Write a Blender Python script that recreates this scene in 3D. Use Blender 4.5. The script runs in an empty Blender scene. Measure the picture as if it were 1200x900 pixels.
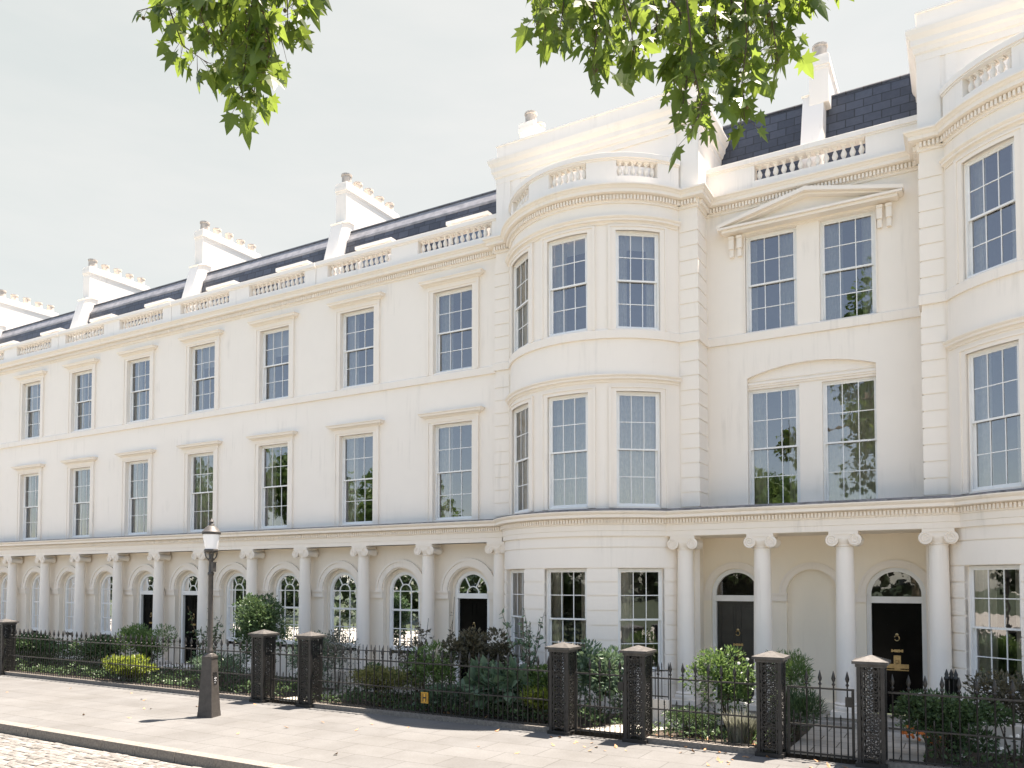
import bpy, bmesh, math, random
from mathutils import Vector, Matrix, noise
R = random.Random(7)
PI = math.pi
rad = math.radians
scene = bpy.context.scene
COL = scene.collection

# ------------------------------------------------------------------ helpers
def flat(u, d, z):
    return (u, -d, z)

def bowmap(rr, cy):
    return lambda u, d, z: ((rr + d) * math.sin(u / rr), cy - (rr + d) * math.cos(u / rr), z)

class MB:
    """collects geometry, links it as one mesh object"""
    def __init__(self, T=flat):
        self.v, self.f, self.T, self.mi = [], [], T, []
        self.cur = 0
    def pts(self, ps):
        n = len(self.v)
        self.v += [tuple(p) for p in ps]
        return n
    def face(self, idx):
        self.f.append(tuple(idx)); self.mi.append(self.cur)
    def quad(self, a, b, c, d):
        n = self.pts([self.T(*a), self.T(*b), self.T(*c), self.T(*d)])
        self.face((n, n + 1, n + 2, n + 3))
    def box(self, u0, u1, d0, d1, z0, z1, n=1):
        us = [u0 + (u1 - u0) * i / n for i in range(n + 1)]
        b = []
        for u in us:
            b.append(self.pts([self.T(u, d0, z0), self.T(u, d1, z0), self.T(u, d1, z1), self.T(u, d0, z1)]))
        for i in range(n):
            for k in range(4):
                k2 = (k + 1) % 4
                self.face((b[i] + k, b[i] + k2, b[i + 1] + k2, b[i + 1] + k))
        self.face((b[0] + 3, b[0] + 2, b[0] + 1, b[0]))
        self.face((b[n], b[n] + 1, b[n] + 2, b[n] + 3))
    def prism(self, poly, d0, d1):
        """polygon in (u,z) pushed from d0 to d1"""
        n = len(poly)
        a = self.pts([self.T(u, d0, z) for u, z in poly])
        b = self.pts([self.T(u, d1, z) for u, z in poly])
        for i in range(n):
            j = (i + 1) % n
            self.face((a + i, a + j, b + j, b + i))
        self.face(range(b, b + n)); self.face(reversed(range(a, a + n)))
    def lathe(self, prof, seg=12, org=(0, 0, 0), cap=True):
        rings = []
        for r, z in prof:
            rings.append(self.pts([(org[0] + r * math.cos(2 * PI * k / seg), org[1] + r * math.sin(2 * PI * k / seg), org[2] + z) for k in range(seg)]))
        for a, b in zip(rings, rings[1:]):
            for k in range(seg):
                k2 = (k + 1) % seg
                self.face((a + k, a + k2, b + k2, b + k))
        if cap:
            self.face(range(rings[-1], rings[-1] + seg)); self.face(reversed(range(rings[0], rings[0] + seg)))
    def tube(self, p, q, r0, r1=None, seg=6):
        r1 = r0 if r1 is None else r1
        p, q = Vector(p), Vector(q)
        ax = (q - p)
        if ax.length < 1e-6: return
        ax.normalize()
        s = ax.orthogonal().normalized(); t = ax.cross(s)
        a = self.pts([p + (s * math.cos(2 * PI * k / seg) + t * math.sin(2 * PI * k / seg)) * r0 for k in range(seg)])
        b = self.pts([q + (s * math.cos(2 * PI * k / seg) + t * math.sin(2 * PI * k / seg)) * r1 for k in range(seg)])
        for k in range(seg):
            k2 = (k + 1) % seg
            self.face((a + k, a + k2, b + k2, b + k))
        self.face(range(b, b + seg)); self.face(reversed(range(a, a + seg)))
    def path_tube(self, ps, r0, r1, seg=6):
        n = len(ps) - 1
        for i in range(n):
            self.tube(ps[i], ps[i + 1], r0 + (r1 - r0) * i / n, r0 + (r1 - r0) * (i + 1) / n, seg)
    def sweep(self, path, prof, closed_prof=False):
        """profile (d,z) carried along plan path (x,y); outward = right of travel"""
        n = len(path); P = [Vector((p[0], p[1])) for p in path]
        rings = []
        for i in range(n):
            nn = []
            if i > 0:
                e = (P[i] - P[i - 1]).normalized(); nn.append(Vector((e.y, -e.x)))
            if i < n - 1:
                e = (P[i + 1] - P[i]).normalized(); nn.append(Vector((e.y, -e.x)))
            m = sum(nn, Vector((0, 0)))
            if m.length < 1e-6: m = nn[0]
            m.normalize(); m = m / max(0.35, m.dot(nn[0]))
            rings.append(self.pts([(P[i].x + m.x * d, P[i].y + m.y * d, z) for d, z in prof]))
        k = len(prof)
        for a, b in zip(rings, rings[1:]):
            for j in range(k if closed_prof else k - 1):
                j2 = (j + 1) % k
                self.face((a + j, b + j, b + j2, a + j2))
        self.face(range(rings[0], rings[0] + k)); self.face(reversed(range(rings[-1], rings[-1] + k)))
    def wall(self, u0, u1, z0, z1, holes, d=0.0, step=None, depth=0.2):
        """front skin with rectangular openings (ua,ub,za,zb) and their reveals"""
        us = {u0, u1}; zs = {z0, z1}
        for a, b, c, e in holes:
            us |= {a, b}; zs |= {c, e}
        us = sorted(x for x in us if u0 <= x <= u1); zs = sorted(x for x in zs if z0 <= x <= z1)
        if step:
            o = []
            for a, b in zip(us, us[1:]):
                n = max(1, int(math.ceil((b - a) / step)))
                o += [a + (b - a) * i / n for i in range(n)]
            us = o + [us[-1]]
        for a, b in zip(us, us[1:]):
            for c, e in zip(zs, zs[1:]):
                mu, mz = (a + b) / 2, (c + e) / 2
                if any(h[0] < mu < h[1] and h[2] < mz < h[3] for h in holes): continue
                self.quad((a, d, c), (b, d, c), (b, d, e), (a, d, e))
        for a, b, c, e in holes:
            n = max(1, int(math.ceil((b - a) / step))) if step else 1
            self.quad((a, d, c), (a, d, e), (a, d - depth, e), (a, d - depth, c))
            self.quad((b, d, c), (b, d - depth, c), (b, d - depth, e), (b, d, e))
            for i in range(n):
                p, q = a + (b - a) * i / n, a + (b - a) * (i + 1) / n
                self.quad((p, d, e), (q, d, e), (q, d - depth, e), (p, d - depth, e))
                self.quad((p, d, c), (p, d - depth, c), (q, d - depth, c), (q, d, c))
    def arch_wall(self, u0, u1, z0, z1, arches, d=0.0, depth=0.2, back=False, seg=20):
        """front skin with round-headed openings (centre, radius, springing z, bottom z)"""
        x = u0
        for c, r, zs, zb in arches:
            if c - r > x + 1e-5: self.quad((x, d, z0), (c - r, d, z0), (c - r, d, z1), (x, d, z1))
            if zb > z0 + 1e-5: self.quad((c - r, d, z0), (c + r, d, z0), (c + r, d, zb), (c - r, d, zb))
            p = [(c - r, zb)] + [(c - r * math.cos(PI * i / seg), zs + r * math.sin(PI * i / seg)) for i in range(seg + 1)] + [(c + r, zb)]
            for (ua, za), (ub, zb2) in zip(p[1:-1], p[2:-1]):
                self.quad((ua, d, za), (ub, d, zb2), (ub, d, z1), (ua, d, z1))
            q = p + [p[0]]
            for (ua, za), (ub, zb2) in zip(q, q[1:]):
                self.quad((ua, d, za), (ub, d, zb2), (ub, d - depth, zb2), (ua, d - depth, za))
            if back:
                n = self.pts([self.T(u, d - depth, z) for u, z in p]); self.face(range(n, n + len(p)))
            x = c + r
        if x < u1 - 1e-5: self.quad((x, d, z0), (u1, d, z0), (u1, d, z1), (x, d, z1))
    def arch_ring(self, c, r0, r1, zs, d0, d1, seg=24, zb=None):
        """half-round band, with straight legs down to zb when given"""
        def arc(r):
            p = [(c - r * math.cos(PI * i / seg), zs + r * math.sin(PI * i / seg)) for i in range(seg + 1)]
            return ([(c - r, zb)] + p + [(c + r, zb)]) if zb is not None else p
        a, b = arc(r0), arc(r1)
        n = len(a)
        A = self.pts([self.T(u, d0, z) for u, z in a]); B = self.pts([self.T(u, d0, z) for u, z in b])
        A1 = self.pts([self.T(u, d1, z) for u, z in a]); B1 = self.pts([self.T(u, d1, z) for u, z in b])
        for i in range(n - 1):
            self.face((A1 + i, A1 + i + 1, B1 + i + 1, B1 + i))
            self.face((B + i, B1 + i, B1 + i + 1, B + i + 1))
            self.face((A + i, A + i + 1, A1 + i + 1, A1 + i))
        self.face((A, A1, B1, B)); self.face((A + n - 1, B + n - 1, B1 + n - 1, A1 + n - 1))
    def half_disc(self, c, r, zs, d, zb=None, seg=20):
        p = [(c - r * math.cos(PI * i / seg), zs + r * math.sin(PI * i / seg)) for i in range(seg + 1)]
        if zb is not None: p = [(c - r, zb)] + p + [(c + r, zb)]
        n = self.pts([self.T(u, d, z) for u, z in p]); self.face(range(n, n + len(p)))
    def mesh(self, name, mats, smooth=None, recalc=True):
        me = bpy.data.meshes.new(name)
        me.from_pydata(self.v, [], self.f)
        for m in (mats if isinstance(mats, (list, tuple)) else [mats]): me.materials.append(m)
        if any(self.mi): me.polygons.foreach_set('material_index', self.mi)
        if recalc:
            bm = bmesh.new(); bm.from_mesh(me)
            bmesh.ops.recalc_face_normals(bm, faces=bm.faces)
            bm.to_mesh(me); bm.free()
        if smooth is not None:
            me.polygons.foreach_set('use_smooth', [True] * len(me.polygons))
            try: me.set_sharp_from_angle(angle=rad(smooth))
            except Exception: pass
        me.update()
        return me

def put(name, me, parent=None, loc=(0, 0, 0), rz=0.0):
    o = bpy.data.objects.new(name, me)
    COL.objects.link(o)
    o.parent = parent; o.location = loc; o.rotation_euler = (0, 0, rz)
    return o
def obj(name, mb, mat, parent=None, loc=(0, 0, 0), rz=0.0, smooth=None):
    return put(name, mb.mesh(name, mat, smooth), parent, loc, rz)
def thing(name, label, cat, loc=(0, 0, 0), rz=0.0, group=None):
    o = bpy.data.objects.new(name, None); COL.objects.link(o)
    o.location = loc; o.rotation_euler = (0, 0, rz); o.empty_display_size = .2
    return tag(o, label, cat, group)
def tag(o, label, cat, group=None, kind=None):
    o['label'] = label; o['category'] = cat
    if group: o['group'] = group
    if kind: o['kind'] = kind
    return o
def struct(name, mb, mat, label, cat, loc=(0, 0, 0)):
    o = obj(name, mb, mat, None, loc)
    return tag(o, label, cat, None, 'structure')
def copy_tree(o, parent=None):
    c = o.copy(); COL.objects.link(c); c.parent = parent
    for ch in list(o.children): copy_tree(ch, c)
    return c

# ------------------------------------------------------------------ materials
def mat(name):
    m = bpy.data.materials.new(name); m.use_nodes = True
    nt = m.node_tree; b = nt.nodes['Principled BSDF']
    return m, nt, b
def N(nt, t, **kw):
    n = nt.nodes.new(t)
    for k, v in kw.items(): setattr(n, k, v)
    return n
def ramp(nt, fac, stops):
    r = N(nt, 'ShaderNodeValToRGB'); e = r.color_ramp.elements
    e[0].position, e[0].color = stops[0][0], (*stops[0][1], 1)
    e[1].position, e[1].color = stops[-1][0], (*stops[-1][1], 1)
    for p, c in stops[1:-1]:
        x = e.new(p); x.color = (*c, 1)
    nt.links.new(fac, r.inputs[0]); return r.outputs[0]
def pos(nt, scale=(1, 1, 1)):
    g = N(nt, 'ShaderNodeNewGeometry'); mp = N(nt, 'ShaderNodeMapping')
    mp.inputs['Scale'].default_value = scale
    nt.links.new(g.outputs['Position'], mp.inputs[0]); return mp.outputs[0]
def noisen(nt, vec, scale, detail=4, rough=.55):
    n = N(nt, 'ShaderNodeTexNoise'); n.inputs['Scale'].default_value = scale
    n.inputs['Detail'].default_value = detail; n.inputs['Roughness'].default_value = rough
    nt.links.new(vec, n.inputs['Vector']); return n.outputs['Fac']
def mix(nt, fac, a, b, mode='MIX'):
    m = N(nt, 'ShaderNodeMix', data_type='RGBA', blend_type=mode)
    if isinstance(fac, (int, float)): m.inputs[0].default_value = fac
    else: nt.links.new(fac, m.inputs[0])
    for i, x in ((6, a), (7, b)):
        if isinstance(x, tuple): m.inputs[i].default_value = (*x, 1)
        else: nt.links.new(x, m.inputs[i])
    return m.outputs[2]
def bump(nt, b, h, strength=.3, dist=.01):
    n = N(nt, 'ShaderNodeBump'); n.inputs['Strength'].default_value = strength; n.inputs['Distance'].default_value = dist
    nt.links.new(h, n.inputs['Height']); nt.links.new(n.outputs[0], b.inputs['Normal'])
def simple(name, col, rough=.5, var=.15, scale=6, metal=0, bmp=0, spec=.5):
    m, nt, b = mat(name)
    f = noisen(nt, pos(nt), scale)
    lo = tuple(c * (1 - var) for c in col); hi = tuple(min(1, c * (1 + var)) for c in col)
    nt.links.new(ramp(nt, f, [(.3, lo), (.7, hi)]), b.inputs['Base Color'])
    b.inputs['Roughness'].default_value = rough; b.inputs['Metallic'].default_value = metal
    b.inputs['Specular IOR Level'].default_value = spec
    if bmp: bump(nt, b, noisen(nt, pos(nt), scale * 8), bmp, .005)
    return m

def make_stucco(name, base, stain=.5):
    m, nt, b = mat(name)
    p = pos(nt)
    big = noisen(nt, p, .35, 3); mid = noisen(nt, p, 2.2, 5); fine = noisen(nt, p, 60, 3)
    c = ramp(nt, big, [(.3, tuple(x * .965 for x in base)), (.7, tuple(min(.9, x * 1.02) for x in base))])
    c = mix(nt, .5, c, ramp(nt, mid, [(.3, tuple(x * .96 for x in base)), (.7, base)]))
    streak = noisen(nt, pos(nt, (7, 7, .5)), 1.0, 5, .65)
    patch = noisen(nt, p, .9, 3)
    sm = N(nt, 'ShaderNodeMath', operation='MULTIPLY')
    nt.links.new(ramp(nt, streak, [(.52, (0, 0, 0)), (.74, (1, 1, 1))]), sm.inputs[0])
    nt.links.new(ramp(nt, patch, [(.5, (0, 0, 0)), (.72, (1, 1, 1))]), sm.inputs[1])
    s2 = N(nt, 'ShaderNodeMath', operation='MULTIPLY'); s2.inputs[1].default_value = stain
    nt.links.new(sm.outputs[0], s2.inputs[0])
    c = mix(nt, s2.outputs[0], c, (base[0] * .72, base[1] * .72, base[2] * .71))
    nt.links.new(c, b.inputs['Base Color'])
    b.inputs['Roughness'].default_value = .62; b.inputs['Specular IOR Level'].default_value = .3
    add = N(nt, 'ShaderNodeMath', operation='ADD'); nt.links.new(mid, add.inputs[0]); nt.links.new(fine, add.inputs[1])
    bump(nt, b, add.outputs[0], .12, .006)
    return m
STUCCO = make_stucco('cream_stucco', (.86, .80, .72), .8)
TRIM = make_stucco('cream_stucco_trim', (.85, .785, .70), .9)
WARM = make_stucco('porch_stucco_bounce_warmed', (.88, .805, .68), .3)  # stucco with warm light bounced off the sunlit ground put into its colour
ARCADE = make_stucco('arcade_stucco_bounce_tint', (.84, .765, .66), .5)  # tan tint stands in for bounce light on the wall behind the columns
WHITE = simple('white_sash_paint', (.80, .80, .78), .35, .04, 5)
PARAPET = make_stucco('pale_parapet_stucco', (.84, .80, .745), .9)

m, nt, b = mat('grey_lead'); LEAD = m
nt.links.new(ramp(nt, noisen(nt, pos(nt), 9, 6), [(.3, (.06, .06, .065)), (.55, (.16, .16, .17)), (.75, (.30, .30, .31))]), b.inputs['Base Color'])
b.inputs['Roughness'].default_value = .6
m, nt, b = mat('lead_flashing'); FLASH = m
nt.links.new(ramp(nt, noisen(nt, pos(nt), 5, 6), [(.3, (.15, .155, .17)), (.7, (.26, .265, .285))]), b.inputs['Base Color'])
b.inputs['Roughness'].default_value = .5

def make_slate():
    m, nt, b = mat('blue_slate')
    tc = N(nt, 'ShaderNodeUVMap') if False else None
    g = N(nt, 'ShaderNodeNewGeometry'); sx = N(nt, 'ShaderNodeSeparateXYZ'); cx = N(nt, 'ShaderNodeCombineXYZ')
    nt.links.new(g.outputs['Position'], sx.inputs[0])
    nt.links.new(sx.outputs[0], cx.inputs[0]); nt.links.new(sx.outputs[2], cx.inputs[1])
    br = N(nt, 'ShaderNodeTexBrick'); nt.links.new(cx.outputs[0], br.inputs['Vector'])
    br.inputs['Scale'].default_value = 1; br.inputs['Brick Width'].default_value = .34; br.inputs['Row Height'].default_value = .19
    br.inputs['Mortar Size'].default_value = .012; br.inputs['Bias'].default_value = 0
    br.inputs['Color1'].default_value = (.030, .037, .052, 1); br.inputs['Color2'].default_value = (.078, .092, .122, 1)
    br.inputs['Mortar'].default_value = (.012, .012, .015, 1)
    c = mix(nt, .35, br.outputs['Color'], ramp(nt, noisen(nt, pos(nt), 12, 6), [(.3, (.016, .018, .026)), (.7, (.055, .06, .075))]))
    nt.links.new(c, b.inputs['Base Color']); b.inputs['Roughness'].default_value = .5
    bump(nt, b, br.outputs['Fac'], -.6, .02)
    return m
SLATE = make_slate()

def make_glass():
    m = bpy.data.materials.new('window_glass'); m.use_nodes = True
    nt = m.node_tree; nt.nodes.clear()
    out = N(nt, 'ShaderNodeOutputMaterial'); mx = N(nt, 'ShaderNodeMixShader')
    tr = N(nt, 'ShaderNodeBsdfTransparent'); gl = N(nt, 'ShaderNodeBsdfGlossy')
    tr.inputs[0].default_value = (.95, .95, .94, 1); gl.inputs['Roughness'].default_value = .012
    gl.inputs[0].default_value = (.95, .97, 1, 1)
    fr = N(nt, 'ShaderNodeFresnel'); fr.inputs[0].default_value = 2.55
    bp = N(nt, 'ShaderNodeBump'); bp.inputs['Strength'].default_value = .05; bp.inputs['Distance'].default_value = .02
    nt.links.new(noisen(nt, pos(nt), 3.2, 2), bp.inputs['Height'])
    nt.links.new(bp.outputs[0], gl.inputs['Normal'])
    nt.links.new(fr.outputs[0], mx.inputs[0]); nt.links.new(tr.outputs[0], mx.inputs[1]); nt.links.new(gl.outputs[0], mx.inputs[2])
    nt.links.new(mx.outputs[0], out.inputs[0])
    return m
GLASS = make_glass()
CURTAIN = simple('cream_curtain', (.76, .73, .66), .9, .08, 14)
BLIND = simple('pale_blind', (.70, .69, .65), .9, .04, 3)
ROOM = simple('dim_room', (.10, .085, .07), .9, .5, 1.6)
DOOR = simple('black_door_gloss', (.004, .004, .004), .16, .3, 4, 0, 0, .08)
DOORGREY = simple('worn_dark_door', (.03, .028, .024), .4, .3, 4)
BRASS = simple('brass', (.45, .33, .17), .3, .2, 20, 1)
IRON = simple('dark_iron_paint', (.017, .0165, .0155), .45, .35, 18, 0, .25)
IRONCAP = simple('weathered_iron_cap', (.055, .052, .048), .55, .4, 14, 0, .3)
POT = simple('buff_clay_pot', (.62, .545, .47), .85, .2, 9)
POTGREY = simple('grey_clay_pot', (.42, .385, .35), .85, .2, 9)
OPAL = simple('opal_glass', (.86, .87, .88), .25, .03, 5)
YELLOW = simple('yellow_plate', (.62, .33, .03), .4, .08, 8)
BLACK = simple('black_letter', (.015, .015, .015), .5, .1, 8)
BARK = simple('plane_bark', (.16, .13, .09), .85, .45, 9, 0, .5)
TWIG = simple('brown_twig', (.07, .05, .032), .85, .3, 20)
SOIL = simple('garden_soil', (.055, .042, .03), .95, .45, 7, 0, .9)
FLOWER = simple('white_petals', (.75, .72, .64), .7, .12, 20)
ORANGE = simple('orange_petals', (.75, .20, .04), .7, .3, 20)
DRY = simple('fallen_brown_leaf', (.36, .20, .10), .8, .45, 25)
FRUIT = simple('plane_fruit', (.09, .075, .03), .9, .3, 60)

def make_leaf(name, dark, light, trans, amount=.4, rough=.4):
    m = bpy.data.materials.new(name); m.use_nodes = True
    nt = m.node_tree; b = nt.nodes['Principled BSDF']; out = nt.nodes['Material Output']
    g = N(nt, 'ShaderNodeNewGeometry')
    c = ramp(nt, g.outputs['Random Per Island'], [(0, dark), (.6, tuple((x + y) / 2 for x, y in zip(dark, light))), (1, light)])
    nt.links.new(c, b.inputs['Base Color']); b.inputs['Roughness'].default_value = rough
    b.inputs['Specular IOR Level'].default_value = .35
    t = N(nt, 'ShaderNodeBsdfTranslucent'); t.inputs[0].default_value = (*trans, 1)
    mx = N(nt, 'ShaderNodeMixShader'); mx.inputs[0].default_value = amount
    nt.links.new(b.outputs[0], mx.inputs[1]); nt.links.new(t.outputs[0], mx.inputs[2]); nt.links.new(mx.outputs[0], out.inputs[0])
    return m
LF_PLANE = make_leaf('plane_leaf', (.016, .040, .009), (.055, .105, .022), (.28, .39, .06), .42)
LF_DARK = make_leaf('dark_leaf', (0.032, 0.065, 0.028), (0.089, 0.153, 0.063), (0.132, 0.206, 0.076), .2)
LF_BLUE = make_leaf('grey_green_leaf', (0.062, 0.112, 0.071), (0.150, 0.225, 0.142), (0.159, 0.242, 0.126), .25)
LF_MID = make_leaf('mid_green_leaf', (0.045, 0.090, 0.030), (0.123, 0.198, 0.064), (0.210, 0.329, 0.091), .3)
LF_YEL = make_leaf('yellow_green_leaf', (.08, .12, .02), (.20, .25, .05), (.35, .42, .06), .35)
LF_GOLD = make_leaf('golden_green_leaf', (0.074, 0.088, 0.030), (0.212, 0.212, 0.075), (0.294, 0.309, 0.108), .3)
LF_GREY = make_leaf('grey_leaf', (0.131, 0.143, 0.109), (0.261, 0.261, 0.216), (0.209, 0.220, 0.164), .25)
LF_PURP = make_leaf('bronze_leaf', (0.047, 0.047, 0.030), (0.104, 0.098, 0.066), (0.184, 0.164, 0.093), .2)
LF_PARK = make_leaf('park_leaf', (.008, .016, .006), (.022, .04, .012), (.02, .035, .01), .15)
SPRAYS = [([(-4.48,4.25,7.51),(-4.78,4.15,7.3),(-4.97,4.13,6.88)],16),
([(-4.29,4.06,7.3),(-4.5,4.02,6.91),(-4.61,4.05,6.57),(-4.71,4.08,6.03)],34),
([(-4.55,4.32,7.59),(-4.57,4.39,7.24),(-4.61,4.45,6.74)],18),
([(-4.7,4.45,7.76),(-4.62,4.58,7.46),(-4.68,4.63,7.15)],16),
([(-5.0,4.34,7.51),(-5.41,4.17,7.49),(-5.68,4.1,7.18),(-5.92,4.03,7.17)],15),
([(-5.36,4.13,7.44),(-5.59,4.08,7.14),(-5.54,4.19,6.84),(-5.42,4.34,6.74)],20),
([(-4.61,4.0,7.13),(-4.89,3.92,6.98),(-5.0,3.93,6.73),(-4.94,4.04,6.51)],22),
([(-4.46,3.98,6.87),(-4.45,4.07,6.56),(-4.46,4.14,6.41),(-4.58,4.15,6.19)],26),
([(-4.76,4.25,7.29),(-4.99,4.2,7.0),(-5.03,4.26,6.7),(-5.14,4.27,6.6)],24),
([(-4.75,4.55,7.42),(-4.88,4.56,7.11),(-4.87,4.65,6.87)],16),
([(-5.04,4.16,7.47),(-5.36,4.05,7.31),(-5.44,4.08,7.12)],14),
([(-4.84,4.32,7.3),(-4.98,4.33,6.93),(-4.94,4.43,6.56),(-5.01,4.47,6.39)],24),
([(-5.25,4.6,7.79),(-5.24,4.69,7.39),(-5.33,4.72,6.99)],22),
([(-5.43,4.5,7.57),(-5.53,4.53,7.25),(-5.46,4.65,6.92)],20),
([(-2.5,5.72,7.82),(-2.83,5.47,7.44),(-2.86,5.4,6.99),(-2.79,5.39,6.73)],24),
([(-2.61,5.99,8.07),(-2.81,5.82,7.59),(-2.83,5.76,7.13),(-2.83,5.7,6.94)],24),
([(-2.42,5.54,7.66),(-2.46,5.47,7.09),(-2.39,5.46,6.65),(-2.4,5.4,6.3)],34),
([(-2.5,5.72,7.82),(-2.36,5.75,7.23),(-2.24,5.76,6.85),(-2.19,5.74,6.53)],30),
([(-2.69,6.17,8.23),(-2.99,5.94,7.89),(-3.13,5.81,7.52),(-3.12,5.75,7.33)],14),
([(-2.12,6.27,8.07),(-2.23,6.16,7.45),(-2.15,6.15,7.06),(-2.15,6.09,6.87)],24),
([(-2.71,6.21,7.97),(-2.83,6.1,7.48),(-2.86,6.02,7.15)],18),
([(-2.55,6.2,7.74),(-2.58,6.13,7.34),(-2.55,6.09,7.01)],18),
([(-1.93,6.15,7.91),(-1.98,6.08,7.31),(-1.91,6.07,6.78),(-1.92,6.01,6.51)],26),
([(-1.8,5.74,7.55),(-1.77,5.72,6.85),(-1.72,5.7,6.3),(-1.65,5.68,5.95),(-1.68,5.6,5.74)],40),
([(-1.53,6.5,7.99),(-1.71,6.35,7.31),(-1.72,6.3,6.78),(-1.63,6.29,6.47)],30),
([(-1.45,6.16,7.71),(-1.44,6.12,7.13),(-1.41,6.09,6.62),(-1.43,6.02,6.26),(-1.41,5.98,5.91)],40),
([(-1.51,6.4,7.91),(-1.38,6.42,7.31),(-1.29,6.43,6.92),(-1.24,6.4,6.54)],28),
([(-1.49,6.3,7.82),(-1.15,6.44,7.37),(-1.06,6.43,7.12),(-1.08,6.36,6.84)],20),
([(-1.17,6.75,7.88),(-1.02,6.79,7.51),(-0.89,6.8,7.34)],10),
([(-1.36,6.83,8.01),(-1.36,6.78,7.52),(-1.44,6.68,7.12),(-1.42,6.63,6.8)],26),
([(-1.75,6.77,7.97),(-1.88,6.64,7.48),(-1.89,6.58,7.07)],22),
([(-2.23,6.6,8.2),(-2.19,6.58,7.55),(-2.2,6.51,7.21)],20),
([(-1.69,6.81,7.67),(-1.71,6.75,7.19),(-1.64,6.73,6.89)],24),
([(-1.28,6.93,7.67),(-1.31,6.86,7.26),(-1.22,6.86,6.92)],14),
([(-1.93,6.89,8.12),(-1.79,6.92,7.62),(-1.55,7.0,7.28)],22),
([(-2.53,6.54,8.12),(-2.48,6.52,7.7),(-2.53,6.43,7.43)],18),
([(-3.19,6.16,8.12),(-3.1,6.16,7.77),(-3.11,6.09,7.5)],16),
([(-1.77,5.88,6.69),(-1.79,5.81,6.32),(-1.81,5.74,6.03)],14)]
# ------------------------------------------------------------------ windows
MC = {}
def cached(key, fn):
    if key not in MC: MC[key] = fn()
    return MC[key]

def sash_mesh(hw, z0, z1):
    def f():
        m = MB(); zm = (z0 + z1) / 2
        for s in (-1, 1):
            a, b = sorted((s * (hw + .03), s * (hw + .075)))
            m.box(a, b, -.07, .035, z0 - .07, z1 + .065)
        m.box(-hw - .03, hw + .03, -.07, .034, z1 + .03, z1 + .064)
        m.box(-hw - .03, hw + .03, -.07, .05, z0 - .075, z0 - .035)
        for (a, b, d0, d1) in ((zm - .02, z1 + .03, -.005, .022), (z0 - .035, zm + .02, -.045, -.018)):
            for s in (-1, 1):
                p, q = sorted((s * (hw - .012), s * (hw + .03)))
                m.box(p, q, d0, d1, a, b)
            m.box(-hw + .012, hw - .012, d0 + .001, d1 - .001, b - .034, b)
            m.box(-hw + .012, hw - .012, d0 + .001, d1 - .001, a, a + .034)
            for k in (1, 2):
                u = -hw + 2 * hw * k / 3
                m.box(u - .008, u + .008, d0 + .003, d1 - .003, a + .034, b - .034)
            zz = (a + b) / 2
            m.box(-hw + .012, hw - .012, d0 + .004, d1 - .004, zz - .008, zz + .008)
        return m.mesh('sash', WHITE)
    return cached(('sash', hw, z0, z1), f)
def pane_mesh(hw, z0, z1):
    def f():
        m = MB(); zm = (z0 + z1) / 2
        m.quad((-hw, .009, zm), (hw, .009, zm), (hw, .009, z1), (-hw, .009, z1))
        m.quad((-hw, -.032, z0), (hw, -.032, z0), (hw, -.032, zm), (-hw, -.032, zm))
        return m.mesh('pane', GLASS, None, False)
    return cached(('pane', hw, z0, z1), f)
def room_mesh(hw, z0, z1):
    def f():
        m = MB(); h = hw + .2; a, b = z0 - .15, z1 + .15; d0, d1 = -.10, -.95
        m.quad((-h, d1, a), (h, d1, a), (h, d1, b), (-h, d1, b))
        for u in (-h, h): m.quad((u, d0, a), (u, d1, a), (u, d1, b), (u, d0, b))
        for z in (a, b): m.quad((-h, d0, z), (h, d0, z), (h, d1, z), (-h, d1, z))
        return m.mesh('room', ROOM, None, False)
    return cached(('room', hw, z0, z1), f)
def curtain_mesh(hw, z0, z1, kind):
    def f():
        m = MB(); rr = random.Random(hash((kind, round(z0, 2), round(hw, 2))) % 9973)
        spans = {0: [(-hw - .05, -hw * .25), (hw * .55, hw + .05)], 1: [(-hw - .05, -hw * .45), (hw * .6, hw + .05)],
                 2: [(-hw - .05, -hw * .3)], 3: [(hw * .3, hw + .05), (-hw - .05, -hw * .75)], 4: [(-hw - .05, hw + .05)]}[kind]
        for a, b in spans:
            n = int((b - a) / .012) + 2; ph = rr.random() * 6; pr = []
            for i in range(n + 1):
                u = a + (b - a) * i / n
                pr.append((u, -.135 + .022 * math.sin(u * 62 + ph + .8 * math.sin(u * 9)) + .01 * math.sin(u * 23)))
            for (u, d), (u2, d2) in zip(pr, pr[1:]):
                m.quad((u, d, z0 - .1), (u2, d2, z0 - .1), (u2, d2, z1 + .1), (u, d, z1 + .1))
        return m.mesh('curtain', CURTAIN, 60, False)
    return cached(('curt', hw, z0, z1, kind), f)
def blind_mesh(hw, z0, z1, frac):
    def f():
        m = MB(); m.box(-hw - .04, hw + .04, -.15, -.142, z1 - (z1 - z0) * frac, z1 + .08)
        m.box(-hw - .04, hw + .04, -.155, -.138, z1 - (z1 - z0) * frac - .02, z1 - (z1 - z0) * frac)
        return m.mesh('blind', BLIND)
    return cached(('blind', hw, z0, z1, frac), f)
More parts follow.
